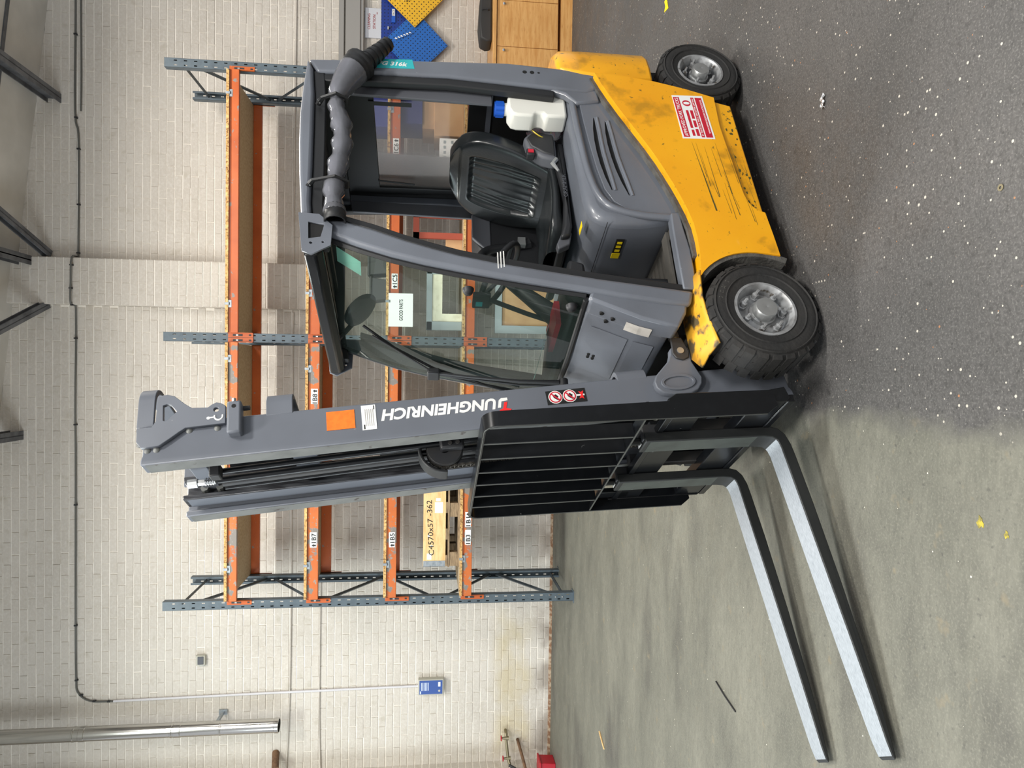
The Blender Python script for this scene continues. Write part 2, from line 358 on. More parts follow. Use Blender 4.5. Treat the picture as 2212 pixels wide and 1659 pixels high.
def one_brick(par, w_, loc, rz=0):
    k = round(w_, 3)
    if k not in bcache: bcache[k] = brick_mesh('b', w_, CH-JH).mesh('brick'); bcache[k].materials.append(MATS['brick_paint'])
    o = bpy.data.objects.new('brick', bcache[k]); C.objects.link(o); o.parent = par; o.location = loc; o.rotation_euler = (0, 0, rz)
def pier(name, x0, x1, yf, label, side=None):
    p = MB().box((x0, yf+.004, 0), (x1, WY+.02, 6.45)).build(name, 'mortar_paint'); tag(p, label, kind='structure')
    q = MB()
    for r in range(75):
        zc = r*CH+CH/2
        if zc > roofz((x0+x1)/2)+.05: break
        n = round((x1-x0)/BL); cuts = [0]+[i*BL+(BL/2 if r % 2 else BL) for i in range(n)]
        cuts = [c for c in cuts if c < x1-x0-.05]+[x1-x0]
        for a, b in zip(cuts, cuts[1:]):
            bm_ = brick_mesh('b', b-a-JT, CH-JH); xc = x0+(a+b)/2; dy = random.uniform(-.0015,.0015)
            if side == 'front': one_brick(p, b-a-JT, (xc, yf+.004+dy, zc))
            else: q.add([(xc+x, yf+.004+dy+y, zc+z) for x, y, z in bm_.v], bm_.f)
        for sgn, xs in ((-1, x0), (1, x1)):
            dep = WY-yf
            m_ = max(1, round(dep/BL)); 
            for i in range(m_):
                bm_ = brick_mesh('b', dep/m_-JT, CH-JH); yc = yf+dep*(i+.5)/m_
                if side == 'right' and sgn > 0: one_brick(p, dep/m_-JT, (xs-.004, yc, zc), PI/2)
                else: q.add([(xs-sgn*(y+.004), yc+sgn*x, zc+z) for x, y, z in bm_.v], bm_.f)
    tag(q.build('brickwork', 'brick_paint', p), kind='stuff')
    return p
pier('trim_1', PX0, PX1, 8.35, 'painted brick pier standing out from the back wall', 'front')
pier('trim_2', -5.6, -4.735, 8.05, 'painted brick pier at the far left of the back wall', 'right')
# brown flaking damp strip where wall meets floor
mat('damp', (126,92,68), .9, var=(20,(168,150,128),.45,.6), bump=(30,.6))
tag(MB().prism([(WY-.02,0),(WY-.012,.02),(WY-.004,.03),(WY+.01,.03),(WY+.01,0)], -4.72, 5.4, lambda u,v,w: (w,u,v)).build('baseboard_back', 'damp'), 'brown flaking strip along the foot of the back wall', kind='structure')

# steelwork under the roof
def steel(name, a, b, wd, ht, label, cat='beam', group=None):
    a = Vector(a); b = Vector(b); d = (b-a).normalized(); sd = d.cross(Vector((0,0,1))).normalized(); up = sd.cross(d)
    m_ = MB()
    def bar(x0, x1, z0, z1):
        vs = [p+sd*x+up*z for p in (a, b) for x, z in ((x0,z0),(x1,z0),(x1,z1),(x0,z1))]
        m_.add(vs, [(0,1,2,3),(7,6,5,4),(0,4,5,1),(1,5,6,2),(2,6,7,3),(3,7,4,0)])
    bar(-wd/2, wd/2, -ht/2, -ht/2+.012); bar(-wd/2, wd/2, ht/2-.012, ht/2); bar(-.006, .006, -ht/2, ht/2)
    return tag(m_.build(name, 'steel_dark'), label, cat, group)
steel('purlin', (2.93, WY, 5.66), (2.97, 3.0, 5.74), .10, .15, 'grey steel roof purlin at upper right of the brick wall')
steel('purlin', (-.80, WY, 6.05), (-.78, 3.0, 6.12), .10, .15, 'grey steel roof purlin above the lifting mast')
steel('purlin', (1.12, 8.40, 5.90), (1.14, 3.0, 5.90), .10, .14, 'grey steel roof purlin resting on the pier head')
steel('roof_brace', (1.20, 8.44, 5.70), (1.66, 7.6, 5.95), .09, .07, 'grey steel brace slanting up right of the brick pier')
steel('roof_brace', (.66, 8.44, 5.72), (.30, 7.75, 5.90), .09, .07, 'grey steel brace slanting up left of the brick pier')

# ------------------------------------------------------------------ things on the back wall
def cable(name, pts, r, m, label, cat='cable', clips=0):
    e = MB().tube(smoothpts(pts, 4), r, 6).build(name, m, smooth=60); tag(e, label, cat)
    if clips:
        L_ = [Vector(p) for p in pts]
        for i in range(len(L_)-1):
            n = max(1, int((L_[i+1]-L_[i]).length/.9))
            for k in range(n):
                p = L_[i].lerp(L_[i+1], (k+.3)/n); MB().box((p.x-.008, p.y-.012, p.z-.016), (p.x+.008, p.y+.02, p.z+.016)).build('clip', 'black_plastic', e)
    return e
yw = WY-.017
cable('cable_run', [(5.4,yw,5.44),(4,yw,5.43),(2.8,yw,5.435),(2.55,yw,5.40),(1.99,yw,5.395),(1.25,yw,5.40),(1.19,yw,5.40),(1.16,8.325,5.41),(.9,8.325,5.42),(.66,8.325,5.42),(.62,yw,5.425),(-.5,yw,5.43),(-1.1,yw,5.425),(-2.7,yw,5.425),(-3.5,yw,5.42),(-3.70,yw,5.40),(-3.80,yw,5.28),(-3.815,yw,5.1),(-3.815,yw,5.0)], .011, 'cable_grey', 'dark clipped cable running high along the brick wall', clips=1)
cable('cable', [(5.4,yw,5.38),(4,yw,5.375),(3.2,yw,5.37),(2.8,yw,5.375)], .009, 'cable_grey', 'second thinner cable just below the high clipped cable')
cable('cable', [(-4.72,yw,3.12),(-3.8,yw,3.085),(-2.2,yw,3.075),(0,yw,3.075),(.62,yw,3.074)], .010, 'brick_paint', 'painted-over cable crossing the wall behind the racking, upper one')
cable('cable', [(1.2,yw,3.072),(2.1,yw,3.073),(3.9,yw,3.066),(5.4,yw,3.06)], .010, 'brick_paint', 'painted-over cable on the wall right of the pier')
cable('cable', [(-4.72,yw,2.73),(-4.2,yw,2.745),(-3.8,yw,2.748),(-2.8,yw,2.745),(-1.0,yw,2.74)], .009, 'brick_paint', 'painted-over cable crossing the wall left of the racking, lower one')
tag(MB().tube([(-3.815,yw,5.02),(-3.79,yw,3.3),(-3.775,yw,1.6)], .014, 8).build('conduit', 'pvc_white', smooth=60), 'white plastic conduit dropping to the blue alarm box', 'conduit')
# alarm box
ab = empty('alarm_box', (-3.765, WY, 1.45)); tag(ab, 'beige wall box with blue front plate below the white conduit', 'alarm box')
MB().box((-.10,-.075,-.15),(.085,.0,.15)).build('body', 'box_beige', ab, bevel=.006)
MB().box((-.088,-.079,-.135),(.073,-.074,.135)).build('front_plate', 'alarm_blue', ab)
for i in range(6): MB().box((-.045,-.0805,.115-.016*i-.008),(.05,-.079,.115-.016*i)).build('printed_line', 'pale_blue', ab)
MB().box((.0,-.0805,-.112),(.055,-.079,-.085)).build('printed_frame', 'white_paint', ab); MB().cyl((-.05,-.0805,-.098),(-.05,-.079,-.098),.013).build('button', 'box_beige', ab)
MB().box((-.083,-.0805,.115),(-.05,-.079,.128)).build('logo_patch', 'pale_blue', ab)
# junction box
jb = empty('junction_box', (-3.37, WY, 4.07)); tag(jb, 'small grey junction box high on the bare brick', 'junction box')
MB().box((-.06,-.055,-.05),(.055,0,.05)).build('body', 'box_beige', jb, bevel=.006)
MB().box((-.045,-.062,-.035),(.045,-.055,.03)).build('cover', 'grey_plastic', jb, bevel=.003); MB().cyl((-.065,-.03,-.045),(-.065,-.03,.02),.009).build('gland', 'zinc', jb)
# flue
fe = empty('flue_pipe', (-4.05, 8.2, 3.15)); tag(fe, 'shiny stainless steel flue pipe hanging down the wall', 'flue pipe')
def vlathe(prof, seg=32): return MB().lathe(prof, lambda a, b, w_: (a, b, w_), seg)
vlathe([(.070,.0),(.078,.0),(.078,1.10),(.078,3.3)], 36).build('pipe', 'flue_steel', fe, smooth=50)
vlathe([(.069,.02),(.0,.02)], 24).build('mouth_shade', 'black_void', fe)  # black disc painted as the shade inside the pipe end
for h, t in ((.0,.05),(.62,.02),(1.05,.08),(1.14,.02),(2.05,.06),(2.16,.02)):
    vlathe([(.078,h),(.082,h+.004),(.082,h+t-.004),(.078,h+t)]).build('band', 'flue_steel', fe, smooth=30)
MB().box((.045,.03,.66),(.075,.25,.69)).build('bracket', 'galv', fe); MB().box((.03,.24,.63),(.09,.257,.72)).build('bracket_plate', 'galv', fe)
# rusty stub
st = MB().tube([(-4.50,WY,3.24),(-4.58,8.25,3.20)], .04, 14).build('pipe_stub', 'rust_pipe', smooth=50); tag(st, 'rusty brown pipe stub poking out near the flue', 'pipe')
# tap assembly
tp = empty('tap_manifold', (-4.40, WY, .55)); tag(tp, 'old brass water taps with red wheels near the wall corner', 'tap')
MB().tube([(.04,0,.0),(.04,-.10,.0),(-.02,-.12,.0),(-.22,-.16,-.02),(-.28,-.2,-.04)], .017, 8).build('pipe', 'brass', tp, smooth=60)
for dx, dz, dy in ((.0,.0,-.12),(-.22,-.02,-.165)):
    v = MB().tube([(dx,dy,dz-.03),(dx,dy,dz+.055)], [.024,.012], 10).build('valve', 'brass', tp, smooth=60)
    MB().cyl((dx,dy,dz+.055),(dx,dy,dz+.066),.032,14).build('hand_wheel', 'red_plastic', v)
tag(MB().tube(smoothpts([(-4.68,8.26,.52),(-4.695,8.18,.44),(-4.72,8.0,.37),(-4.72,7.93,.30),(-4.69,7.98,.24),(-4.66,8.06,.21)]), .016, 8).build('hose', 'black_plastic', smooth=60), 'black hose hanging from the wall taps', 'hose')
tag(MB().tube([(-4.48,WY,.40),(-4.60,8.2,.36),(-4.72,8.0,.33)], .018, 8).build('wall_pipe', 'rust_pipe', smooth=60), 'grey pipe slanting out under the water taps', 'pipe')
rb = empty('red_box', (-4.64, 8.16, 0)); tag(rb, 'small red plastic box on the floor in the corner', 'box')
MB().prism([(-.062,0),(.062,0),(.074,.17),(-.074,.17)], -.10, .10).build('body', 'red_plastic', rb, bevel=.006)
MB().box((-.086,-.115,.17),(.086,.115,.19)).build('rim', 'red_plastic', rb, bevel=.004)

# ------------------------------------------------------------------ pallet racking
RX, RYF, BAY, RD, RH = -2.345, 7.206, 2.62, .90, 4.06
UW = .088
def upright_mesh():
    q = MB(); h = UW/2
    for x0, x1 in ((-h,-.0275),(-.0165,.0165),(.0275,h)): q.box((x0,0,0),(x1,.003,RH))
    for xa in (-.0275,.0165):
        z = 0
        for k in range(43):
            zc = .06+k*.0928; q.box((xa,0,z),(xa+.011,.003,zc-.015)); z = zc+.015
        q.box((xa,0,z),(xa+.011,.003,RH))
    for x0, x1, y0, y1 in ((-h,-h+.003,.0,.07),(h-.003,h,.0,.07),(-h,-h+.022,.067,.07),(h-.022,h,.067,.07)): q.box((x0,y0,0),(x1,y1,RH))
    me = q.mesh('post'); me.materials.append(MATS['rack_grey'])
    return me
up_me = upright_mesh()
for i, lab in enumerate(('leftmost grey racking upright frame, standing clear of the truck', 'middle grey racking upright frame behind the truck cab glass', 'right-hand grey racking upright frame above the cab roof')):
    e = empty('rack_frame', (RX+i*BAY, RYF, 0)); tag(e, lab, 'rack frame', 'racking upright frames')
    for y, rz in ((0, 0), (RD, PI)):
        o = bpy.data.objects.new('post', up_me); C.objects.link(o); o.parent = e; o.location = (0, y, 0); o.rotation_euler = (0, 0, rz)
        MB().box((-.06, y-.03, 0), (.06, y+.08 if y == 0 else y+.03, .006)).build('foot_plate', 'rack_grey', e)
    zz = [.12, .22, .95, 1.70, 2.45, 3.20, 3.82]
    for k, (a, b, fl_) in enumerate([(.10,.10,0),(.18,.72,0),(.80,1.36,1),(1.42,1.95,0),(2.0,2.55,1),(2.62,3.18,0),(3.26,3.80,1),(3.90,3.90,0)]):
        p, q = ((0,.05,a),(0,RD-.05,b)) if not fl_ else ((0,RD-.05,a),(0,.05,b))
        MB().tube([p,q], .017, 4).build('brace', 'rack_dark', e)
    if i < 3:
        for z in (.12, .19): MB().cyl((.0,-.006,z),(.0,.002,z),.008,8).build('bolt', 'zinc', e)
LEV = [(3.447,.09), (2.69,.108), (1.918,.098), (1.160,.096)]
words = ('top', 'second', 'third', 'lowest')
def arrow(fn, m, p): # small up arrow outline
    MB().prism([(0,.035),(.016,.018),(.008,.018),(.008,0),(-.008,0),(-.008,.018),(-.016,.018)], 0, .001, fn).build('arrow_mark', m, p)
def make_beam(bay, lv, rear):
    zt, h = LEV[lv]; x0 = RX+bay*BAY; e = empty('rack_beam', (x0, RYF+(RD if rear else 0), zt))
    tag(e, f"{'rear' if rear else 'front'} orange racking beam, {words[lv]} level of the {('left','right')[bay]} bay", 'rack beam', 'racking beams')
    y0, y1 = (-.045, -.003) if not rear else (.003, .045)
    prof = [(y0,-h),(y1,-h),(y1,0),(y0+.012,0),(y0+.012,-.022),(y0,-.022)] if not rear else [(y0,-h),(y1,-h),(y1,0),(y0,0)]
    xa, xb = (.045, BAY-.045)
    om = 'rack_orange_worn' if bay == 0 and not rear else 'rack_orange'
    MB().prism(prof, xa, xb, lambda u,v,w: (w,u,v)).build('beam', om, e, bevel=.003, seg=1)
    for s, xc in ((1, .002), (-1, BAY-.002)):
        ya = -.008 if not rear else .0; 
        xs = sorted((xc, xc+s*.045))
        cn = MB().box((xs[0], ya, -.225), (xs[1], ya+.006, .01)).box((xs[0] if s < 0 else xs[1]-.004, ya-.03 if not rear else ya, -.225), (xs[0]+.004 if s < 0 else xs[1], ya+.006 if not rear else ya+.03, .01)).build('end_connector', 'rack_orange', e)
        if not rear:
            xm = (xs[0]+xs[1])/2
            MB().box((xm-.009, ya-.003, -.125), (xm+.009, ya, -.035)).build('safety_lock', 'black_plastic', cn)
            MB().box((xm-.006, ya-.0045, -.085), (xm+.006, ya-.002, -.065)).build('lock_tab', 'zinc', cn)
            MB().box((xm-.007, ya-.003, -.205), (xm+.007, ya, -.185)).build('hook', 'black_plastic', cn)
    return e, y0
beams = {}
for bay in (0, 1):
    for lv in range(4):
        for rear in (0, 1): beams[bay, lv, rear] = make_beam(bay, lv, rear)
        zt = LEV[lv][0]; x0 = RX+bay*BAY
        b = MB().box((x0+.05, RYF-.052, zt), (x0+BAY-.05, RYF+RD+.03, zt+.028)).build('shelf_board', 'chip_face'); tag(b, f'chipboard shelf on the {words[lv]} level of the {("left","right")[bay]} racking bay', 'shelf board', 'racking shelf boards')
        q = MB().box((x0+.05, RYF-.0535, zt+.001), (x0+BAY-.05, RYF-.0525, zt+.0275)).build('cut_edge', 'chipboard', b)
def clip(bay, lv, x):
    e, y0 = beams[bay, lv, 0]; xl = x-(RX+bay*BAY)
    MB().box((xl-.035, y0-.003, -.03), (xl+.035, y0+.001, .0)).box((xl-.012, y0-.012, -.012), (xl+.012, y0-.008, .032)).box((xl-.012,y0-.012,-.012),(xl+.012,y0,-.008)).build('deck_clip', 'galv', e)
for c_ in ((0,0,-1.98),(0,1,-1.96),(0,2,-1.96),(0,3,-1.92),(0,0,.07),(0,1,-.02),(1,0,.60),(1,1,.72),(1,0,2.62),(1,2,2.55),(1,2,.66),(0,2,.06),(0,1,-1.0)): clip(*c_)
def rlabel(bay, lv, x, txt, arr):
    e, y0 = beams[bay, lv, 0]; xl = x-(RX+bay*BAY); zt, h = LEV[lv]; wd = .15
    pl = MB().box((xl-wd/2, y0-.0035, -h*.86), (xl+wd/2, y0-.001, -h*.26)).build('bay_label', 'white_paper', e)
    xt = xl-wd/2+(.045 if arr < 0 else .006)
    text('printed_code', txt, .062, lambda u,v,w: (xt+u, y0-.0045-w, -h*.80+v), 'black_print', pl, bold=.0012, width=.095)
    if arr:
        xa = xl+(-wd/2+.02 if arr < 0 else wd/2-.022)
        arrow(lambda u,v,w: (xa+u, y0-.0036-w, -h*.80+v*1.2), 'black_print', pl)
rlabel(0,1,-1.705,'1B7',-1); rlabel(0,2,-1.715,'1B5',-1); rlabel(0,3,-1.70,'1B3',0); rlabel(0,3,-1.52,'1B1',1); rlabel(1,2,.86,'1C5',-1); rlabel(1,2,2.19,'1C6',1); rlabel(0,1,-.29,'1B8',1)
# paper sign on beam
ps = empty('paper_sign', (.575, RYF-.052, 1.80)); tag(ps, 'white paper sheet reading GOOD PARTS taped to the racking', 'paper sign')
MB().box((-.165,-.002,-.12),(.165,0,.12)).build('sheet', 'white_paper', ps)
text('lettering', 'GOOD PARTS', .05, lambda u,v,w: (-.105+u,-.0025-w,-.02+v), 'black_print', ps, bold=.001, width=.21)

# crate on a pallet, lowest shelf of the left bay
zs = LEV[3][0]+.028
pal = empty('pallet', (-1.40, 7.20, zs)); tag(pal, 'worn wooden pallet under the long crate', 'pallet')
for x in (-.55,-.05,.45):
    for y in (.0,.36,.72): MB().box((x-.05,y,.022),(x+.09,y+.09,.10)).build('block', 'wood_old', pal)
for y in (0,.36,.72): MB().box((-.61,y,0),(.60,y+.09,.02)).build('bottom_board', 'wood_old', pal)
for x in (-.60,-.33,-.06,.21,.48): MB().box((x,-.005,.122),(x+.11,.82,.142)).build('top_board', 'wood_old', pal)
for y in (-.005,.36,.73): MB().box((-.61,y,.102),(.60,y+.09,.12)).build('stringer_board', 'wood_old', pal)
cr = empty('wooden_crate', (-1.40, 7.20, zs+.142)); tag(cr, 'long pale wooden collar crate with handwritten numbers on the shelf', 'crate')
for y0, y1 in ((0,.022),(.78,.80)): MB().box((-.60,y0,0),(.60,y1,.225)).build('side_board', 'wood', cr)
for x0, x1 in ((-.60,-.578),(.578,.60)): MB().box((x0,.022,0),(x1,.78,.225)).build('end_board', 'wood', cr)
MB().box((-.578,.022,.20),(.578,.78,.21)).build('lid', 'wood', cr)
hg = MB().box((-.602,-.003,.003),(-.545,.0,.222)).box((-.6035,-.003,.003),(-.60,.06,.222)).build('corner_hinge', 'galv', cr)
for k in range(4): MB().box((-.60,-.0045,.025+k*.055),(-.55,-.003,.03+k*.055)).build('hinge_knuckle', 'zinc', hg)
text('handwriting', 'C4570x57 -362', .075, lambda u,v,w: (-.49+u,-.0012-w,.115+v+u*.05), 'black_print', cr, width=.56)
for (x0,x1,z0,z1) in ((-.06,.05,.03,.11),(.06,.09,.055,.10),(-.53,-.47,.14,.185),(-.30,-.28,.16,.18),(-.40,-.385,.13,.15)): MB().box((x0,-.0015,z0),(x1,-.0005,z1)).build('label_scrap', 'white_paper', cr)

# stored things in the right bay
def bx(name, a, b, m, label, cat, group=None, bevel=.004): return tag(MB().box(a, b).build(name, m, bevel=bevel), label, cat, group)
z3 = LEV[2][0]+.028
for x0, x1, h, lb in ((.93,1.18,.19,'black ribbed tote lying beside the shelf label seen through the windscreen'),(.67,.905,.17,'black ribbed tote above the paper sign seen through the windscreen')):
    e = empty('plastic_tote', ((x0+x1)/2, 7.42, z3)); tag(e, lb, 'tote')
    hw = (x1-x0)/2; MB().prism([(-hw+.02,0),(hw-.02,0),(hw,h),(-hw,h)], -.16, .16).build('body', 'crate_black', e, bevel=.006); MB().box((-hw-.008,-.17,h-.02),(hw+.008,.17,h)).build('rim', 'crate_black', e, bevel=.004)
bx('storage_bin', (2.46,7.28,zs+.42),(2.83,7.75,zs+.65), 'bin_blue', 'dark blue bin seen through the rear window, upper one', 'bin')
bx('storage_bin', (2.42,7.30,z3),(2.83,7.70,z3+.18), 'bin_blue', 'dark blue bin on the shelf above the 1C6 label', 'bin')
bx('carton', (2.36,7.30,zs),(2.83,7.80,zs+.30), 'cardboard', 'brown cardboard carton seen through the rear window', 'carton')
tag(MB().box((2.43,7.32,zs+.30),(2.83,7.8,zs+.42)).build('carton', 'cardboard'), 'flat cardboard carton under the blue bin', 'carton')
e = bx('printed_carton', (2.10,7.28,zs),(2.33,7.5,zs+.245), 'white_paper', 'white printed carton beside the seat back seen through rear window', 'carton')
for k in range(12): MB().box((2.12+(k%4)*.052,7.2785,zs+.03+(k//4)*.075),(2.15+(k%4)*.052,7.28,zs+.055+(k//4)*.075)).build('print_mark', 'window_grey', e)
bx('timber_sheet', (1.60,7.32,zs),(2.0,7.36,zs+.46), 'redwood', 'dark red-brown sheet standing on the shelf behind the seat', 'panel')
e = empty('timber_frame', (1.47,7.30,zs)); tag(e, 'unidentified red-brown wooden frame standing on the shelf left of the seat', 'frame')  # unknown red-brown object, built as a plain frame
for a, b in (((-.15,0,0),(-.09,.05,.5)),((.06,0,0),(.12,.05,.5)),((-.15,0,.44),(.12,.05,.5))): MB().box(a,b).build('rail', 'redwood', e)
bx('wood_block', (1.215,7.35,zs),(1.335,7.5,zs+.17), 'cardboard', 'small wooden block beside the red-brown frame', 'block')
e = empty('window_unit', (.72,7.30,zs)); tag(e, 'grey framed window unit with cream board leaning on the shelf', 'window unit')
for a, b in (((-.33,0,.30),(.33,.05,.36)),((-.33,0,.0),(-.24,.05,.36)),((.24,0,0),(.33,.05,.36))): MB().box(a,b).build('frame_bar', 'window_grey', e, bevel=.004)
MB().box((-.24,.01,.20),(.24,.04,.30)).build('board', 'cream_board', e); MB().box((-.24,.01,0),(-.16,.04,.2)).build('board', 'cream_board', e)
e = empty('framed_board', (.67,7.26,0)); tag(e, 'grey and blue framed board standing on the floor under the racking', 'board')
for a, b in (((-.30,0,0),(-.22,.04,.85)),((.22,0,0),(.30,.04,.85)),((-.22,0,.78),(.22,.04,.85)),((-.22,0,0),(.22,.04,.08))): MB().box(a,b).build('frame_bar', 'window_grey', e)
MB().box((-.22,.015,.08),(.22,.03,.78)).build('infill', 'cardboard', e)

# ------------------------------------------------------------------ bench and boards at the right
be = empty('workbench', (3.06, 7.73, 0)); tag(be, 'pale wooden workbench with cupboard doors behind the truck', 'workbench')
MB().box((0,.03,.15),(2.2,.70,.83)).build('carcass', 'bench_wood', be); MB().box((-.02,-.02,.83),(2.22,.72,.868)).build('worktop', 'bench_wood', be, bevel=.004)
MB().box((0,.0,0),(2.2,.69,.125)).build('plinth', 'bench_wood', be)
for k in range(4):
    x0 = -.06+k*.4955; d = MB().box((max(x0,0)+.003,0,.158),(x0+.4925,.028,.822)).build('door', 'bench_wood', be, bevel=.003)
    MB().lathe([(0,-.028),(.014,-.026),(.016,-.018),(.008,-.008),(.009,0)], lambda a,b,w: (x0+.445+a, w, .752+b), 14).build('knob', 'chrome', d, smooth=50)
bg = empty('tool_case', (3.90, 7.98, .868)); tag(bg, 'black battered tool case lying on the workbench', 'tool case')
MB().prism([(-.30,0),(.22,0),(.24,.06),(.20,.13),(-.10,.145),(-.28,.125),(-.31,.06)], -.14, .14).build('body', 'crate_black', bg, bevel=.02)
MB().tube([(.02,-.145,.04),(.02,-.17,.05),(.02,-.17,.10),(.02,-.145,.11)], .008, 6).build('handle', 'black_plastic', bg); MB().prism([(.20,.01),(.34,.03),(.35,.10),(.22,.12)], -.10, .10).build('flap', 'rubber_trim', bg, bevel=.01)
tag(MB().box((3.2,8.36,2.335),(5.3,WY,2.50)).box((3.2,8.39,2.52),(5.3,WY,2.58)).box((3.2,8.38,2.30),(5.3,8.40,2.335)).build('wall_trunking', 'ledge_metal', bevel=.004), 'grey metal trunking running along the wall above the boards', 'trunking')
sg = empty('station_sign', (3.98, 8.445, 2.195)); tag(sg, 'white sign reading CLEANING STATION below the wall trunking', 'sign')
MB().box((-.17,-.008,-.095),(.17,.01,.095)).build('panel', 'sign_white', sg)
for k, (t_, x) in enumerate((('CLEANING',-.075),('STATION',-.065))): text('lettering', t_, .042, lambda u,v,w,x=x,k=k: (x+u,-.0085-w,.035-k*.06+v), 'sign_red', sg, bold=.0008, width=.18-.02*k)
MB().box((.10,-.0095,-.045),(.125,-.008,-.037)).build('print_mark', 'sign_red', sg)
def board(name, cx, cz, hx, hz, rot, y, m, label):
    e = empty(name, (cx, y, cz)); tag(e, label, 'pegboard'); o = MB().box((-hx,-.012,-hz),(hx,.008,hz)).build('panel', m, e); o.rotation_euler = (0, rot, 0); return e, o
e1, o1 = board('pegboard', 4.35, 1.93, .85, .175, 0, 8.44, 'peg_navy', 'dark navy pegboard behind the two tilted boards')
e2, o2 = board('pegboard', 3.755, 1.71, .2625, .2625, .785, 8.40, 'peg_blue', 'bright blue pegboard hung on its corner above the bench')
e3, o3 = board('pegboard', 4.30, 1.73, .2625, .2625, .75, 8.37, 'peg_yellow', 'yellow pegboard hung askew overlapping the blue one')
for k in range(6):
    h = MB().tube([(-.13+k*.033,-.012,.17-k*.012),(-.13+k*.033,-.045,.165-k*.012),(-.13+k*.033,-.045,.18-k*.012)], .005, 6).build('peg_hook', 'zinc', o2); MB().box((-.137+k*.033,-.016,.185-k*.012),(-.123+k*.033,-.011,.20-k*.012)).build('hook_tab', 'white_paint', h)
for k in range(4):
    h = MB().tube([(-.12+k*.06,-.012,.0),(-.12+k*.06,-.05,-.005),(-.12+k*.06,-.05,.015)], .006, 6).build('peg_hook', 'dark_steel', o3); MB().box((-.135+k*.06,-.016,.03),(-.10+k*.06,-.012,.042)).build('hook_tab', 'white_paint', h)
for k in range(3):
    x = -.68+k*.12; h = MB().box((x,-.03,.09),(x+.03,-.012,.10)).build('bracket', 'white_paint', o1); MB().box((x+.008,-.04,.075),(x+.022,-.012,.09)).build('bracket_hook', 'black_plastic', h)
bt = empty('face_shield_holder', (4.05,8.415,1.965)); tag(bt, 'small blue and white tag hanging on the navy pegboard', 'tag')
MB().box((-.06,-.006,-.022),(.10,.0,.022)).build('panel', 'blue_plastic', bt); MB().box((.015,-.0075,-.016),(.09,-.006,.016)).build('white_patch', 'white_paint', bt); text('lettering','FACE',.026,lambda u,v,w:(.02+u,-.008-w,-.009+v),'black_print',bt,width=.06)

# ------------------------------------------------------------------ the fork-lift truck (x forward, y to its left side, z up)
FK = empty('forklift_truck', (-.0146, 3.0885, 0), 3.6659)
tag(FK, 'yellow and grey counterbalance fork-lift truck with glazed cab, mast and forks', 'forklift')
def tilt(t): return lambda c, l, h: (c*math.cos(t)+h*math.sin(t), l, h*math.cos(t)-c*math.sin(t))
MT, CT = tilt(.122), tilt(.055)
FLZ = lambda u, v, w: (u, w, v)                    # (forward, up) outline extruded sideways
def both(fn):                                      # build for the left and the right side
    for s in (1, -1): fn(s)

# ---- wheels
def wheel(name, x, s, R, wd, yo, rimR, nuts, lugs, label):
    yc = lambda w_: s*(yo-w_)
    fn = lambda a, b, w_: (x+a, yc(w_), R+b)
    prof = [(rimR,.025),(rimR+.004,.012),(R*.66,.004),(R*.80,.0),(R*.86,.003),(R*.93,.010),(R*.965,.022),(R*.985,.04),(R*.985,wd-.04),(R*.93,wd-.008),(R*.8,wd),(rimR,wd-.02)]
    m_ = MB().lathe(prof, fn, 56)
    for k in range(lugs):                          # tread blocks
        a0 = 2*PI*k/lugs; 
        for side in (0, 1):
            ao = a0+(PI/lugs if side else 0); da = PI/lugs*.66
            w0, w1 = ((.006, wd*.40) if not side else (wd*.60, wd-.006))
            vs = []
            for a in (ao-da, ao+da):
                for r_, w_ in ((R*.93, w0), (R*1.0, w0+.010), (R*1.0, w1), (R*.95, w1)): vs.append(fn(r_*math.cos(a), r_*math.sin(a), w_))
            m_.add(vs, [(0,1,2,3),(7,6,5,4),(0,4,5,1),(1,5,6,2),(2,6,7,3),(3,7,4,0)])
        w0, w1 = wd*.36, wd*.64
        vs = []
        for a in (a0+.02-PI/lugs*.8, a0+.02+PI/lugs*.8):
            for r_, w_ in ((R*.96, w0), (R*.998, w0), (R*.998, w1), (R*.96, w1)): vs.append(fn(r_*math.cos(a), r_*math.sin(a), w_))
        m_.add(vs, [(0,1,2,3),(7,6,5,4),(0,4,5,1),(1,5,6,2),(2,6,7,3),(3,7,4,0)])
    t = m_.build(name, 'rubber', FK, smooth=28); t['label'] = label
    for r_ in (R*.70, R*.885):
        MB().lathe([(r_-.004,.003),(r_,-.002),(r_+.004,.003)], fn, 48).build('sidewall_ring', 'rubber', t, smooth=50)
    rim = MB().lathe([(rimR+.010,.018),(rimR+.009,.006),(rimR,.006),(rimR-.010,.020),(rimR-.016,.055),(rimR*.78,.060),(rimR*.46,.052),(rimR*.46,.036),(0,.036)], fn, 44).build('rim', 'rim_silver', t, smooth=35)
    if rimR < .11: MB().lathe([(rimR-.018,.053),(rimR*.47,.050)], fn, 30).build('rim_well', 'dark_steel', t)
    MB().lathe([(rimR*.40,.05),(rimR*.40,.004),(rimR*.36,-.004),(rimR*.08,-.006),(0,-.004)], fn, 30).build('hub_cap', 'zinc', t, smooth=35)
    for k in range(nuts):
        a = 2*PI*(k+.28)/nuts; p = (rimR*.70*math.cos(a), rimR*.70*math.sin(a))
        n_ = MB().lathe([(0,-.0),(.006,.0),(.006,.022),(.0125,.024),(.0125,.044),(.017,.046),(.017,.062)], lambda aa,bb,w_: fn(p[0]+aa, p[1]+bb, w_), 6).build('wheel_nut', 'rim_silver', t)
    return t
wheel('front_wheel', 0, 1, .228, .178, .537, .115, 7, 26, 'black solid tyre on silver rim, nearest the camera')
wheel('front_wheel', 0, -1, .228, .178, .537, .115, 7, 26, 'black solid tyre on the far side of the truck')
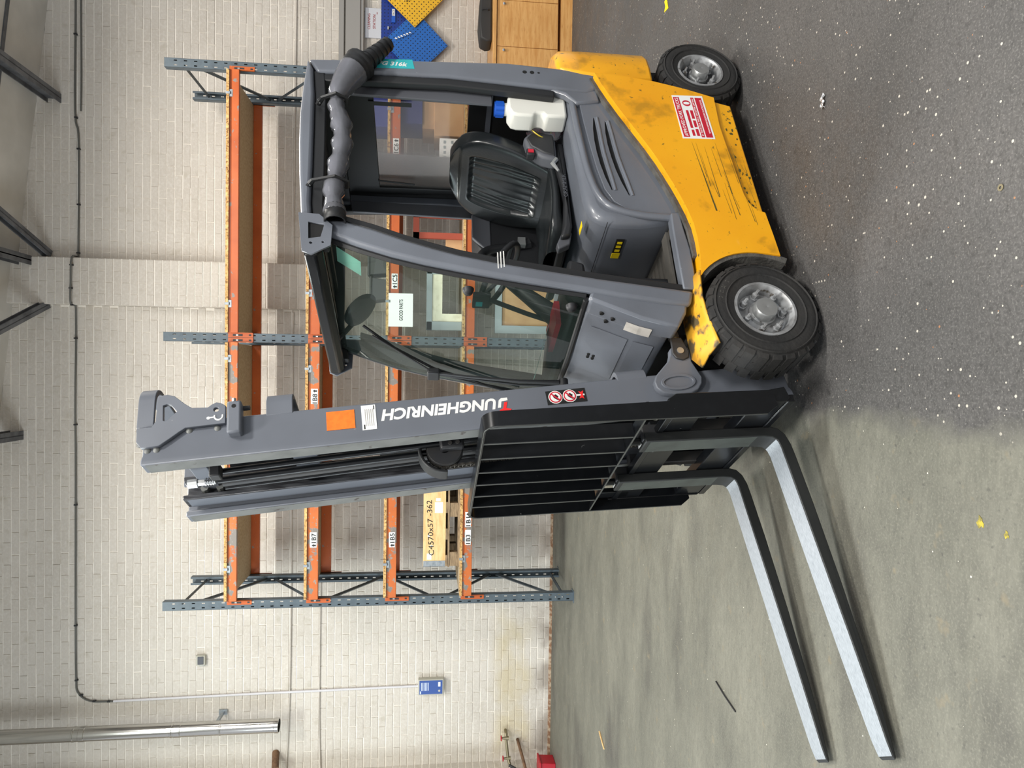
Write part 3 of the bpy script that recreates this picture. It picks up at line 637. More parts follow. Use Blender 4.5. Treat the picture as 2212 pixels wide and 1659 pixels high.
wheel('rear_wheel', -1.463, 1, .207, .15, .482, .105, 5, 24, 'small black rear tyre under the counterweight')
wheel('rear_wheel', -1.463, -1, .207, .15, .482, .105, 5, 24, 'small black rear tyre on the far side')
tyre = [o for o in FK.children if o.name == 'front_wheel'][0]
def sidewall(txt, a0, da, size, r):
    for i, ch in enumerate(txt):
        if ch == ' ': continue
        a = a0-i*da
        text('moulded_letter', ch, size, lambda u,v,w: ((r+v)*math.cos(a)*1.0+u*math.sin(a)*1.0, .5362+w, .228+(r+v)*math.sin(a)-u*math.cos(a)), 'rubber_dusty', tyre)
sidewall('18X7', 1.35+.5, -.16, .024, .172)

# ---- chassis and yellow body sides
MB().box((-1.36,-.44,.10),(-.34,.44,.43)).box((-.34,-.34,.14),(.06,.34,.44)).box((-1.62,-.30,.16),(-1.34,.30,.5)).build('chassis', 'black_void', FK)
MB().cyl((0,-.36,.228),(0,.36,.228),.06).cyl((-1.463,-.36,.207),(-1.463,.36,.207),.05).build('axles', 'dark_steel', FK)
crest = [(-1.361,.758),(-1.285,.733),(-1.21,.704),(-1.12,.667),(-1.031,.627),(-.95,.590),(-.877,.558),(-.81,.531),(-.744,.508),(-.67,.483),(-.601,.463),(-.52,.443),(-.447,.430),(-.37,.427),(-.298,.430),(-.235,.437),(-.172,.447)]
arch = [(.3*math.cos(a), .2+.3*math.sin(a)) for a in [PI-.96+.96*k/8 for k in range(9)]]
arch = [(.302*math.cos(a), .2+.302*math.sin(a)) for a in [2.18+ (3.28-2.18)*k/10 for k in range(11)]]
ridge = [(-.521,.098),(-.530,.12),(-.547,.142),(-.575,.160),(-.62,.172),(-.72,.180),(-.824,.186),(-.95,.195),(-1.046,.200),(-1.235,.192)]
panel = crest+arch+[(-.288,.085),(-.40,.09)]+ridge+[(-1.285,.33),(-1.323,.47),(-1.35,.62)]
def sidepanel(s):
    o = MB().prism(panel, s*.40, s*.50, FLZ).build('body_side', 'yellow', FK, bevel=.022, seg=4)
    MB().prism([(-1.235,.215),(-1.203,.109),(-.90,.104),(-.505,.096),(-.53,.2),(-.9,.22)], s*.40, s*.484, FLZ).build('lower_sill', 'yellow', o, bevel=.006)
    lp = [(.315*math.cos(a), .2+.315*math.sin(a)) for a in [2.25+(3.62-2.25)*k/12 for k in range(13)]]
    li = [(.285*math.cos(a), .2+.285*math.sin(a)) for a in [2.25+(3.62-2.25)*k/12 for k in range(13)]]
    MB().prism(li+lp[::-1], s*.40, s*.493, FLZ).build('arch_liner', 'rubber_dusty', o)
    return o
bodyL = sidepanel(1); sidepanel(-1)
# rubber strip between hood and crest
st_ = [(-1.36,.775),(-1.21,.722),(-1.031,.645),(-.877,.576),(-.744,.525),(-.601,.48),(-.447,.447),(-.30,.445)]
both(lambda s: MB().prism(st_+[(u, v-.05) for u, v in st_[::-1]], s*.42, s*.468, FLZ).build('gap_strip', 'rubber_dusty', FK))
# front mudguards
def mudguard(s):
    pts = []
    outer = [(-.20,.447),(-.13,.455),(-.073,.460),(.003,.455),(.058,.444),(.105,.436),(.143,.429)]
    inner = [(-.20,.475),(-.12,.478),(-.06,.476),(.0,.474),(.06,.474),(.11,.474),(.188,.468)]
    yi = [.33,.325,.32,.318,.315,.322,.388]
    vs = []; n = len(outer)
    for (a, b), (c, d), y in zip(outer, inner, yi):
        for q in (0, .12, .5, 1):
            zz = b+(d-b)*(1-(1-q)**2)
            vs.append((a+(c-a)*q, s*(.50+(y-.50)*q), zz))
    fs = [(i*4+k, (i+1)*4+k, (i+1)*4+k+1, i*4+k+1) for i in range(n-1) for k in range(3)]
    MB().add(vs, fs).build('mudguard', 'yellow_worn', FK, smooth=50, solid=.008)
both(mudguard)
# counterweight
plan = [(-1.37,.468),(-1.46,.470),(-1.54,.458),(-1.61,.425),(-1.67,.365),(-1.71,.27),(-1.73,.14),(-1.735,0)]
plan = plan+[(a,-b) for a, b in plan[-2::-1]]
def cw():
    m_ = MB(); n = len(plan)
    rings = [(.458,.0,0),(.60,.0,.0),(.80,.0,-.022),(.900,.004,-.045),(.925,.020,-.06)]
    for z, ins, fr in rings:
        for a, b in plan:
            aa = a+(fr if a > -1.42 else 0)
            m_.v.append((aa+(ins if a < -1.5 else 0), b*(1-ins/.47), z))
    k = len(rings)
    for i in range(k-1):
        for j in range(n): m_.f.append((i*n+j, i*n+(j+1)%n, (i+1)*n+(j+1)%n, (i+1)*n+j))
    m_.f.append(tuple(range(n))[::-1]); m_.f.append(tuple((k-1)*n+j for j in range(n)))
    o = m_.build('counterweight', 'yellow', FK, bevel=.014, seg=2); 
    MB().box((-1.68,-.28,.14),(-1.40,.28,.46)).build('lower_weight', 'black_void', o)
    return o
cw()
# approved sticker
sk = MB().prism([(-1.232,.400),(-.947,.392),(-.953,.238),(-1.238,.250)], .5003, .5012, FLZ).build('dealer_sticker', 'white_paper', FK)
sxy = lambda u, v: (-.953-u*.2795+v*.005, .2385+u*.012+v*.154)     # u: 0 at the front .. 1 at the rear (reading direction), v: 0 bottom .. 1 top
sfn = lambda u, v, w: (sxy(u, v)[0], .5013+w, sxy(u, v)[1])
def srect(u0, v0, u1, v1, m): MB().prism([(u0,v0),(u1,v0),(u1,v1),(u0,v1)], 0, .0003, sfn).build('print_block', m, sk)
srect(.03,.76,.97,.95,'red_print'); srect(.03,.05,.97,.26,'red_print'); srect(.03,.30,.97,.40,'red_print')
for (u0,v0,u1,v1) in ((.06,.58,.20,.66),(.24,.58,.66,.66),(.06,.44,.22,.53),(.26,.44,.42,.53),(.46,.44,.66,.53)): srect(u0,v0,u1,v1,'red_print')
MB().prism([(u*.55+.83, v+.57) for u, v in circ(0,0,.13,20,.13)], 0, .0003, sfn).build('print_block', 'red_print', sk); MB().prism([(u*.55+.83, v+.57) for u, v in circ(0,0,.06,14,.1)], 0.0003, .0005, sfn).build('print_block', 'white_paper', sk)
def stext(t_, u, v, size, wd, m): text('sticker_lettering', t_, size, lambda a,b,w: sfn(u+a, v+b*1.5, .0005+w), m, sk, width=wd)
stext('APPROVED FORK TRUCKS', .05, .80, .10, .90, 'white_paper'); stext('21 WENLOCK WAY, LEICESTER LE4 9HU', .06, .325, .048, .88, 'white_paper'); stext('WWW.APPROVEDFORKTRUCKS.CO.UK', .12, .08, .05, .80, 'white_paper')
# dark scratches along the yellow side
mat('scratch', (84,78,34), .6)
rs = random.Random(11)
marks = [(-.93,.355,-.52,.315,.007),(-.90,.30,-.60,.285,.003),(-.86,.325,-.66,.315,.002),(-.93,.245,-.62,.225,.003),(-.90,.27,-.72,.255,.002),(-.75,.24,-.5,.215,.003)]
for k in range(16):
    x = rs.uniform(-.95,-.36); z = rs.uniform(.13,.34); marks.append((x, z, x+rs.uniform(.05,.22), z-rs.uniform(.003,.02), rs.uniform(.001,.0025)))
for (a, b, c, d, t_) in marks:
    c = min(c, -.33); MB().prism([(a,b),((a+c)/2,(b+d)/2-t_*.3),(c,d-t_/2),(c,d+t_/2)], .5003, .5008, FLZ).build('scratch_mark', 'scratch', bodyL)
for k in range(26):
    x = rs.uniform(-1.18,-.45); z = rs.uniform(.112,.165); r_ = rs.uniform(.003,.009)
    MB().prism([(x+r_*rs.uniform(.5,1.6)*math.cos(q), z+r_*rs.uniform(.4,1)*math.sin(q)) for q in [2*PI*m/7 for m in range(7)]], .4843, .4848, FLZ).build('paint_chip', 'scratch', bodyL)

# ---- grey hood under the seat
hood = [(-1.42,.76),(-1.40,.86),(-1.36,.886),(-1.24,.889),(-1.084,.886),(-.95,.879),(-.82,.871),(-.68,.864),(-.60,.856),(-.548,.832),(-.518,.79),(-.505,.73),(-.508,.62),(-.528,.52),(-.545,.45),(-.60,.44),(-.744,.49),(-.877,.54),(-1.031,.61),(-1.21,.69),(-1.36,.74)]
HD = MB().prism(hood, -.425, .425, FLZ).build('hood', 'truck_grey', FK, bevel=.045, seg=5)
def louvre(s):
    sd = [(-1.375,.75),(-1.37,.825),(-1.29,.835),(-1.1,.822),(-.95,.808),(-.80,.790),(-.68,.768),(-.61,.735),(-.575,.69),(-.556,.62),(-.548,.50),(-.56,.465),(-.66,.485),(-.80,.535),(-.95,.597),(-1.15,.685),(-1.3,.735)]
    def sl(a, b, c, d, w_):
        n = 6; up, lo = [], []
        for k in range(n+1):
            q = k/n; x = a+(c-a)*q; z = b+(d-b)*q+.016*math.sin(PI*q); hw = w_*min(1, .35+3*min(q, 1-q)); up.append((x, z+hw)); lo.append((x, z-hw))
        return up+lo[::-1]
    h1 = sl(-1.125,.772,-.672,.736,.0125); h2 = sl(-1.105,.720,-.645,.662,.0125)
    p = plate('side_panel', sd, [h1, h2], .008, lambda u,v,w: (u, s*(.433+w), v), 'truck_grey', HD, bevel=.002)
    for h, dz in ((h1, 0), (h2, 0)):
        lip = [(u, v-.014) for u, v in h[len(h)//2:]]
        MB().tube([(u, s*.438, v) for u, v in smoothpts([(a, b, 0) for a, b in lip], 3) for _ in (0,)] if False else [(u, s*.435, v+.004) for u, v in lip], .009, 8).build('louvre_lip', 'truck_grey', p, smooth=60)
    MB().prism([(u*.98-.018, v*.98+.013) for u, v in sd], s*.4255, s*.428, FLZ).build('louvre_shade', 'black_void', p)  # black sheet standing for the shade inside the slots
both(louvre)
# raised swage bead round the upper edge of the hood side
bead = [(-1.35,.868),(-1.2,.862),(-1.0,.85),(-.80,.832),(-.67,.805),(-.60,.765),(-.563,.70),(-.542,.60),(-.536,.48)]
both(lambda s: MB().tube(smoothpts([(u, s*.428, v) for u, v in bead], 5), .017, 10).build('swage_bead', 'truck_grey', HD, smooth=60))
# warning stickers on the hood front
MB().box((-.506,.225,.672),(-.500,.315,.708)).build('warning_sticker', 'black_print', HD); MB().box((-.502,.19,.672),(-.4985,.225,.708)).build('sticker_end', 'warn_yellow', HD)
for y in (.235,.262,.288): MB().box((-.5,y,.679),(-.4985,y+.014,.701)).build('sticker_mark', 'warn_yellow', HD)
MB().box((-.56,.30,.868),(-.53,.36,.869)).build('torn_sticker', 'warn_yellow', HD)
MB().box((-.5055,-.1,.772),(-.5025,.42,.774)).build('panel_seam', 'black_void', HD)
# footwell
MB().box((-.56,-.42,.44),(-.02,.40,.475)).build('footwell_floor', 'floor_mat', FK)
for k in range(9): MB().box((-.50,.34-.05*k,.475),(-.10,.36-.05*k,.482)).build('mat_rib', 'floor_mat', FK)
MB().prism([(-.55,.46),(-.45,.455),(-.343,.445),(-.24,.447),(-.14,.455),(-.14,.51),(-.30,.508),(-.45,.505),(-.54,.50)], .405, .455, FLZ).build('step_sill', 'truck_grey', FK, bevel=.006)
MB().prism([(-.48,.505),(-.16,.512),(-.16,.522),(-.48,.516)], .34, .40, FLZ).build('step_mat', 'floor_mat', FK)

# ---- cab frame
CW = .46
apil_r = [(-.435,2.005),(-.43,1.868),(-.390,1.745),(-.342,1.623),(-.305,1.51),(-.275,1.406),(-.246,1.27),(-.224,1.135),(-.202,1.0),(-.180,.862),(-.155,.67),(-.128,.469)]
apil_f = [(-.06,.492),(-.066,.60),(-.092,.77),(-.118,.909),(-.132,1.0),(-.146,1.087),(-.173,1.25),(-.203,1.407),(-.232,1.545),(-.266,1.673),(-.310,1.80),(-.358,1.92),(-.365,2.005)]
def apillar(s):
    o = MB().prism(apil_r+apil_f, s*(CW-.038), s*CW, FLZ).build('front_pillar', 'truck_grey', FK, bevel=.016, seg=3)
    seal = apil_r[1:]
    MB().prism([(u, v) for u, v in seal]+[(u-.034, v) for u, v in seal[::-1]], s*(CW-.05), s*(CW-.012), FLZ).build('door_seal', 'rubber_trim', o, bevel=.006)
    return o
AP = apillar(1); apillar(-1)
for k in range(3): MB().box((-.247+k*.004-.05, CW+.0002, 1.240+k*.012-.01),(-.187+k*.004-.05+.02, CW+.0008, 1.244+k*.012-.01)).build('white_stripe', 'white_paint', AP)
bp_r = [(-1.385,2.085),(-1.42,1.60),(-1.445,1.165),(-1.42,.79),(-1.385,.735),(-1.30,.735)]
bp_f = [(-1.272,.80),(-1.285,.95),(-1.303,1.169),(-1.325,1.453),(-1.318,1.80),(-1.305,2.04)]
def bpillar(s):
    o = MB().prism(bp_r+bp_f, s*(CW-.06), s*CW, FLZ).build('rear_pillar', 'truck_grey', FK, bevel=.012, seg=3)
    se = bp_f[1:]; MB().prism(se+[(u+.045, v) for u, v in se[::-1]], s*(CW-.05), s*(CW-.014), FLZ).build('door_seal', 'rubber_trim', o, bevel=.006)
    MB().prism([(-1.30,.74),(-1.22,.735),(-1.20,.85),(-1.26,.90),(-1.30,1.0)], s*(CW-.05), s*(CW-.008), FLZ).build('pillar_foot', 'truck_grey', o, bevel=.01)
    for z, r_ in ((1.085,.011),(1.05,.011),(1.018,.006)): MB().cyl((-1.385,s*(CW-.004),z),(-1.385,s*(CW+.0006),z),r_,12).build('plug', 'black_void', o)
    return o
BP = bpillar(1); bpillar(-1)
stk = MB().prism([(-1.412,1.80),(-1.421,1.615),(-1.358,1.603),(-1.348,1.80)], CW+.0003, CW+.001, FLZ).build('model_sticker', 'teal', BP)
text('model_lettering', 'EFG 316k', .036, lambda u,v,w: (-1.372-v, CW+.0012+w, 1.792-u), 'white_paint', stk, bold=.001, shear=.2, width=.155)
# roof
rail_o = [(-1.39,2.090),(-1.20,2.094),(-1.03,2.092),(-.85,2.080),(-.67,2.062),(-.41,2.030),(-.26,2.006)]
rail_i = [(-.30,1.965),(-.43,1.990),(-.52,2.003),(-.70,2.012),(-.945,2.027),(-1.15,2.04),(-1.32,2.06)]
def roofrail(s):
    o = MB().prism(rail_o+rail_i, s*(CW-.06), s*(CW+.006), FLZ).build('roof_rail', 'truck_grey', FK, bevel=.018, seg=3)
    ri = rail_i; MB().prism(ri+[(u, v-.05) for u, v in ri[::-1]], s*(CW-.05), s*(CW-.012), FLZ).build('door_seal', 'rubber_trim', o, bevel=.006)
    # lamp bracket at the front corner
    fnb = lambda u, v, w: (-.30+u*.75+w, s*(CW-.01-u*.0)+0*v, 0)
    br = plate('lamp_bracket', [(-.06,.02),(.13,-.01),(.145,-.045),(.10,-.115),(.0,-.115),(-.055,-.06)], [[(-.015,-.02),(.07,-.028),(.06,-.075),(-.005,-.085)], circ(.09,-.04,.007,10), circ(.085,-.085,.006,10)], .006, lambda u,v,w: (-.385+u, s*(CW+.012+w), 2.02+v), 'truck_grey', o, bevel=.001)
both(roofrail)
both(lambda s: MB().box((-.405,min(s*(CW+.0065),s*(CW+.0075)),1.93),(-.31,max(s*(CW+.0065),s*(CW+.0075)),2.005)).build('bracket_shade', 'black_void', FK))  # black plate put in as the shade seen through the bracket hole
MB().prism([(-.33,1.945),(-.275,1.935),(-.245,1.96),(-.245,2.004),(-.33,2.012)], -CW, CW-.0, FLZ).build('roof_header', 'black_paint', FK, bevel=.008)
MB().prism([(-1.40,1.97),(-1.33,1.97),(-1.33,2.085),(-1.40,2.085)], -CW+.05, CW-.05, FLZ).build('rear_header', 'black_plastic', FK)
MB().prism([(-1.36,2.055),(-.30,1.985),(-.30,1.995),(-1.36,2.065)], -CW+.05, CW-.05, FLZ).build('roof_panel', 'black_plastic', FK)
for x in (-.55,-.75,-.95,-1.15): MB().prism([(x,1.975+(-.4-x)*.066),(x+.04,1.972+(-.4-x)*.066),(x+.04,2.0+(-.4-x)*.066),(x,2.003+(-.4-x)*.066)], -CW+.05, CW-.05, FLZ).build('roof_bar', 'dark_steel', FK)
# rear screen
plate('rear_screen_frame', [(-.45,.86),(.45,.86),(.45,1.98),(-.45,1.98)], [[(-.334,1.335),(.334,1.335),(.334,1.808),(-.334,1.808)]], .02, lambda u,v,w: (-1.385+w, u, v), 'rubber_trim', FK, bevel=.003)
MB().box((-1.372,-.45,1.225),(-1.362,.45,1.25)).build('screen_rail', 'truck_grey', FK)
rfilm = MB().box((-1.386,-.34,1.33),(-1.384,.34,1.815)).build('rear_film', 'clear_film', FK)
MB().box((-1.366,.235,1.62),(-1.364,.258,1.83)).build('hanging_strap', 'rubber_trim', rfilm); MB().tube([(-1.365,-.27,1.81),(-1.36,-.275,1.70),(-1.355,-.28,1.61)], .005, 6).build('hanging_cord', 'rubber_trim', rfilm)
# inner black lining seen on far side
both(lambda s: MB().prism([(-1.30,1.24),(-1.22,1.24),(-1.24,1.95),(-1.32,1.97)], s*(CW-.075), s*(CW-.06), FLZ).build('pillar_lining', 'grey_plastic', FK, bevel=.004))
# ---- windscreen, cowl, wiper
gz = [(.905,-.098),(1.0,-.112),(1.087,-.125),(1.25,-.152),(1.407,-.181),(1.545,-.21),(1.673,-.244),(1.80,-.288),(1.92,-.336),(1.965,-.355)]
def gF(z):
    for (a, fa), (b, fb) in zip(gz, gz[1:]):
        if z <= b: return fa+(fb-fa)*(z-a)/(b-a)
    return gz[-1][1]
gl = MB().grid(lambda u, v: (gF(.905+v*1.06)-.012+.02*(1-(2*u-1)**2), (u-.5)*.845, .905+v*1.06), 15, 14).build('windscreen', 'windscreen', FK, smooth=60)
both(lambda s: MB().tube([(f-.024, s*.420, z) for z, f in gz], .015, 6).build('windscreen_seal', 'rubber_trim', gl))
MB().tube([(-.10,-.42,.905),(-.085,0,.905),(-.10,.42,.905)], .012, 8).build('windscreen_seal', 'rubber_trim', gl)
for z in (1.37,.955): MB().lathe([(0,.026),(.016,.022),(.022,.010),(.024,0)], lambda a,b,w: (gF(z)+w+.0, .365+a, z+b), 16).build('screen_knob', 'black_plastic', gl, smooth=60)
MB().add([(gF(z)-.012, y, z) for y, z in ((.405,1.895),(.36,1.80),(.265,1.805),(.31,1.90))], [(0,1,2,3)]).build('screen_note', 'mint_paper', gl)
cowl = [(-.098,.898),(-.085,.895),(.0,.70),(.028,.60),(.02,.565),(-.03,.55),(-.10,.60),(-.14,.88)]
CO = MB().prism(cowl, -.36, .36, FLZ).build('front_cowl', 'truck_grey', FK, bevel=.010, seg=3)
both(lambda s: MB().prism([(-.098,.898),(-.085,.895),(.0,.70),(.028,.60),(.036,.552),(-.03,.512),(-.075,.50),(-.14,.88)], s*.345, s*.444, FLZ).build('cowl_wing', 'truck_grey', CO, bevel=.012, seg=3))
cf = lambda z: -.085+(.895-z)/(.895-.70)*.085 if z > .70 else (.70-z)/.10*.028
def cowlplate(name, y0, y1, z0, z1, m, pr, off=.001):
    zs_ = [z0+(z1-z0)*k/6 for k in range(7)]; MB().add([(cf(z)+off, y, z) for z in zs_ for y in (y0, y1)], [(2*k,2*k+1,2*k+3,2*k+2) for k in range(6)]).build(name, m, pr, solid=.0015)
cowlplate('raised_panel', -.05, .28, .715, .86, 'truck_grey', CO, .003); cowlplate('raised_panel', -.10, .28, .61, .695, 'truck_grey', CO, .004)
cowlplate('torn_label', .335, .39, .645, .745, 'label_grey', CO, .003)
for y, z in ((.385,.84),(.375,.795),(.345,.815),(.08,.83),(.06,.83),(.08,.81),(.06,.81)): MB().cyl((cf(z)-.004,y,z),(cf(z)+.006,y,z),.009,10).build('rivet', 'black_void', CO)
# wiper
wz_ = lambda y, z, o=.02: (gF(z)+.02*(1-(2*(y/.83+.5)-1)**2)+o-.012, y, z)
WP = MB().tube([(-.06,-.165,.90),(-.02,-.165,.90)], .022, 12).build('wiper_motor', 'black_plastic', FK, smooth=50)
MB().tube([wz_(-.165,.92,.05),wz_(-.20,1.10,.055),wz_(-.25,1.35,.05),wz_(-.285,1.52,.045)], [.014,.010,.008,.008], 6).build('wiper_arm', 'black_plastic', WP, smooth=60)
MB().tube([wz_(-.20,.92,.05),wz_(-.235,1.10,.055),wz_(-.27,1.35,.05),wz_(-.295,1.50,.045)], .006, 6).build('wiper_link', 'black_plastic', WP)
MB().box((gF(1.51)+.035,-.33,1.47),(gF(1.51)+.065,-.25,1.53)).build('wiper_head', 'black_plastic', WP, bevel=.008)
MB().tube([wz_(-.07,1.82,.012),wz_(-.17,1.68,.02),wz_(-.275,1.50,.024),wz_(-.36,1.25,.022),wz_(-.39,1.08,.014)], .007, 6).build('wiper_blade', 'rubber_trim', WP)
MB().tube([wz_(-.10,1.78,.03),wz_(-.28,1.50,.045),wz_(-.385,1.12,.03)], .005, 6).build('blade_frame', 'dark_steel', WP)

# ---- cab interior
MB().box((-.30,-.40,.48),(-.13,.32,.86)).build('dash_body', 'black_plastic', FK, bevel=.02)
MB().prism([(-.40,.93),(-.20,.96),(-.15,.93),(-.17,.86),(-.38,.86)], -.40, .30, FLZ).build('dash_top', 'black_plastic', FK, bevel=.015)
sw = MB().tube([(-.50+.165*math.sin(a)*.80, .04+.165*math.cos(a), 1.20+.165*math.sin(a)*.55) for a in [2*PI*k/28 for k in range(29)]], .014, 8, cap=False).build('steering_wheel', 'black_plastic', FK, smooth=60)
MB().tube([(-.50,.04,1.19),(-.38,.04,1.07),(-.26,.04,.94)], [.03,.035,.05], 12).build('steering_column', 'black_plastic', sw, smooth=60)
for a in (PI*.5, PI*1.17, PI*1.83): MB().tube([(-.50,.04,1.18),(-.50+.165*math.sin(a)*.80,.04+.165*math.cos(a),1.20+.165*math.sin(a)*.55)], .011, 6).build('wheel_spoke', 'black_plastic', sw)
dp = MB().box((-.36,.0,1.25),(-.335,.10,1.33)).build('display', 'black_plastic', FK, bevel=.006); MB().box((-.335,.02,1.285),(-.3335,.055,1.315)).build('display_screen', 'teal', dp)
MB().tube([(-.35,.05,1.25),(-.30,.02,1.08),(-.26,0,.93)], .012, 6).build('display_stalk', 'black_plastic', dp)
cb = MB().prism([(-1.16,.87),(-.80,.87),(-.78,1.10),(-.86,1.22),(-.98,1.295),(-1.14,1.295),(-1.19,1.22)], -.40, -.27, FLZ).build('control_console', 'black_plastic', FK, bevel=.02, seg=3)
MB().prism([(-1.17,1.20),(-.87,1.20),(-.98,1.30),(-1.14,1.30)], -.285, -.262, FLZ).build('console_trim', 'grey_plastic', cb, bevel=.006)
MB().tube(smoothpts([(-.90,-.24,1.12),(-.86,-.22,1.22),(-.80,-.2,1.26),(-.76,-.2,1.20)]), .022, 10).build('armrest_hoop', 'black_plastic', cb, smooth=60)
# red file and papers on dash
tag(MB().box((-.26,-.05,.962),(-.14,.18,.985)).build('document_folder', 'red_print', FK), 'red folder and papers on the dashboard')
MB().prism([(-.30,.965),(-.12,1.02),(-.12,1.022),(-.30,.967)], -.30, .02, FLZ).build('loose_paper', 'mint_paper', FK)
# mirror
mr = MB().lathe([(0,.03),(.06,.028),(.10,.018),(.115,0),(.10,-.012),(0,-.014)], lambda a,b,w: (-.44+w+b*.5, -.18+a*.9, 1.85+b*.62), 24).build('rear_mirror', 'black_plastic', FK, smooth=60)
MB().tube([(-.44,-.24,1.86),(-.37,-.28,1.93),(-.33,-.28,1.96)], .012, 6).build('mirror_arm', 'dark_steel', mr)
# seat
def spow(x, p): return math.copysign(abs(x)**p, x)
def seatback(u, v):
    a = 2*PI*u; hgt = v
    w_ = (.20+.07*math.sin(min(1,hgt/.55)*PI/2)) * (1 if hgt < .55 else math.sqrt(max(0,1-((hgt-.55)/.47)**2.6)))
    if hgt < .06: w_ *= .75+.25*hgt/.06
    dth = .052*(1 if .05 < hgt < .9 else (.7 if hgt <= .05 else .55))
    y = w_*spow(math.cos(a), .75); f = dth*spow(math.sin(a), .8)
    z = .925+.50*hgt; x = -1.06-.15*hgt-.03*hgt*hgt
    if math.sin(a) > 0:
        q = abs(y)/max(w_,.01)
        x += .045*q**2.2                               # wrap-round bolsters
        if q < .62 and .12 < hgt < .82:
            g = (y/.045+ (hgt*1.9 if hgt > .45 else .855)*spow(y,.2)*1.1)
            x -= .012*(.5+.5*math.cos(2*PI*g))*min(1,(hgt-.12)/.06,(.82-hgt)/.06)
            x -= .012*min(1,(hgt-.12)/.05,(.82-hgt)/.05)
    return (x+f, y, z)
sb = MB().grid(seatback, 150, 80, closeu=True).build('seat_backrest', 'vinyl', FK, smooth=70)
def cushion(u, v):
    a = 2*PI*u; L_ = v
    w_ = .235*(1 if L_ < .8 else math.sqrt(max(0,1-((L_-.8)/.22)**2)))*(1 if L_ > .05 else .8)
    y = w_*spow(math.cos(a), .7); x = -1.12+.52*L_
    top = .965-.03*math.sin(PI*L_)+.02*L_+.030*abs(y/.235)**2.5; bot = .905-.05*(L_ > .75)*(L_-.75)*2
    z = (top if math.sin(a) > 0 else bot)*1.0; mid = (top+bot)/2; z = mid+(z-mid)*abs(math.sin(a))**.6
    return (x, y, z)
MB().grid(cushion, 40, 24, closeu=True).build('seat_cushion', 'vinyl', FK, smooth=70)
SBs = MB().prism([(-1.14,.885),(-.62,.885),(-.56,.90),(-.55,.945),(-.62,.925),(-.80,.905),(-.98,.93),(-1.14,.925)], -.24, .265, FLZ).build('seat_pan', 'black_plastic', FK, bevel=.012)
text('seat_maker_lettering', 'GRAMMER', .026, lambda u,v,w: (-.93-u+.14, .266+w, .893+v), 'grey_plastic', SBs, width=.14)
bl = MB().prism([(-1.17,.93),(-1.17,1.05),(-1.13,1.085),(-1.06,1.07),(-1.01,1.0),(-.99,.93)], .22, .295, FLZ).build('seat_hinge_cover', 'grey_plastic', FK, bevel=.016, seg=3)
MB().prism([(-1.16,.94),(-1.16,1.04),(-1.12,1.072),(-1.07,1.05),(-1.03,.99),(-1.015,.94)], .290, .302, FLZ).build('hinge_disc', 'black_plastic', bl, bevel=.006)
bk = MB().box((-1.055,.26,1.035),(-1.015,.30,1.075)).build('belt_buckle', 'black_plastic', FK, bevel=.006); MB().box((-1.045,.30,1.042),(-1.026,.304,1.068)).build('buckle_button', 'red_print', bk)
MB().tube([(-1.0,.29,.935),(-.965,.295,.955),(-.92,.295,.93)], [.012,.012,.006], 6).build('recline_lever', 'zinc', bl)
MB().prism([(-.60,.885),(-.53,.90),(-.50,.955),(-.53,.96),(-.60,.93)], .20, .24, FLZ).build('height_lever', 'grey_plastic', FK, bevel=.006)
b2 = MB().tube([(-.95,-.27,1.0),(-.92,-.26,1.06)], [.035,.02], 8).build('seat_belt', 'black_plastic', FK); MB().box((-.96,-.255,1.02),(-.91,-.225,1.06)).build('belt_tongue', 'zinc', b2)

# ---- rolled-up clear door curtain under the roof rail
rp = smoothpts([(-.44,.475,1.900),(-.55,.480,1.912),(-.68,.482,1.905),(-.80,.484,1.895),(-.93,.484,1.905),(-1.08,.482,1.938),(-1.18,.49,1.915),(-1.27,.495,1.875)], 5)
rr = [.036+.006*math.sin(i*1.3)+.004*math.sin(i*2.9) for i in range(len(rp))]
for i, p in enumerate(rp):
    if p.x < -1.10: rr[i] = .036+(-1.10-p.x)*.17
    if abs(p.x+1.085) < .03: rr[i] = .024
RC = MB().tube(rp, rr, 18, cap=False).build('rolled_curtain', 'dark_clear', FK, smooth=60)
sh = MB().tube([p+Vector((0,.001,0)) for p in rp], [r_+.004 for r_ in rr], 18, cap=False).build('curtain_film', 'pvc_clear', RC, smooth=60)
MB().tube([(-.405,.472,1.897),(-.43,.475,1.899),(-.47,.476,1.903)], .041, 16, cap=False).build('end_hem', 'rubber_trim', RC, smooth=60, solid=.006)
MB().tube(smoothpts([(-1.27,.495,1.875),(-1.30,.495,1.86),(-1.325,.495,1.845)]), [.062]*4+[.066]*5+[.07]*4, 18, cap=False).build('end_hem', 'rubber_trim', RC, smooth=60, solid=.008)
MB().tube(smoothpts([(-1.30,.49,1.855),(-1.36,.49,1.815),(-1.42,.485,1.775),(-1.50,.48,1.730)], 4), [.045,.044,.043,.042,.040,.040,.039,.038,.036,.036,.035,.034,.032], 16).build('rolled_edge', 'rubber_trim', RC, smooth=60)
for k in range(5):
    x = -1.36-.028*k; MB().tube([(x,.488,1.815-.0196*k*1.0),(x-.010,.488,1.808-.0196*k)], .045-.003*k, 16).build('roll_wrap', 'rubber_trim', RC, smooth=50)
for x, z in ((-1.085,1.935),(-.60,1.905)):
    q = MB().tube([(x,.458,2.02),(x+.005,.50,1.995),(x+.008,.53,z),(x+.004,.50,z-.045),(x,.46,z-.04)], .006, 6, sx=2.0).build('curtain_strap', 'rubber_trim', RC)
    MB().cyl((x,.47,2.01),(x,.485,2.01),.008,10).build('stud', 'zinc', q)

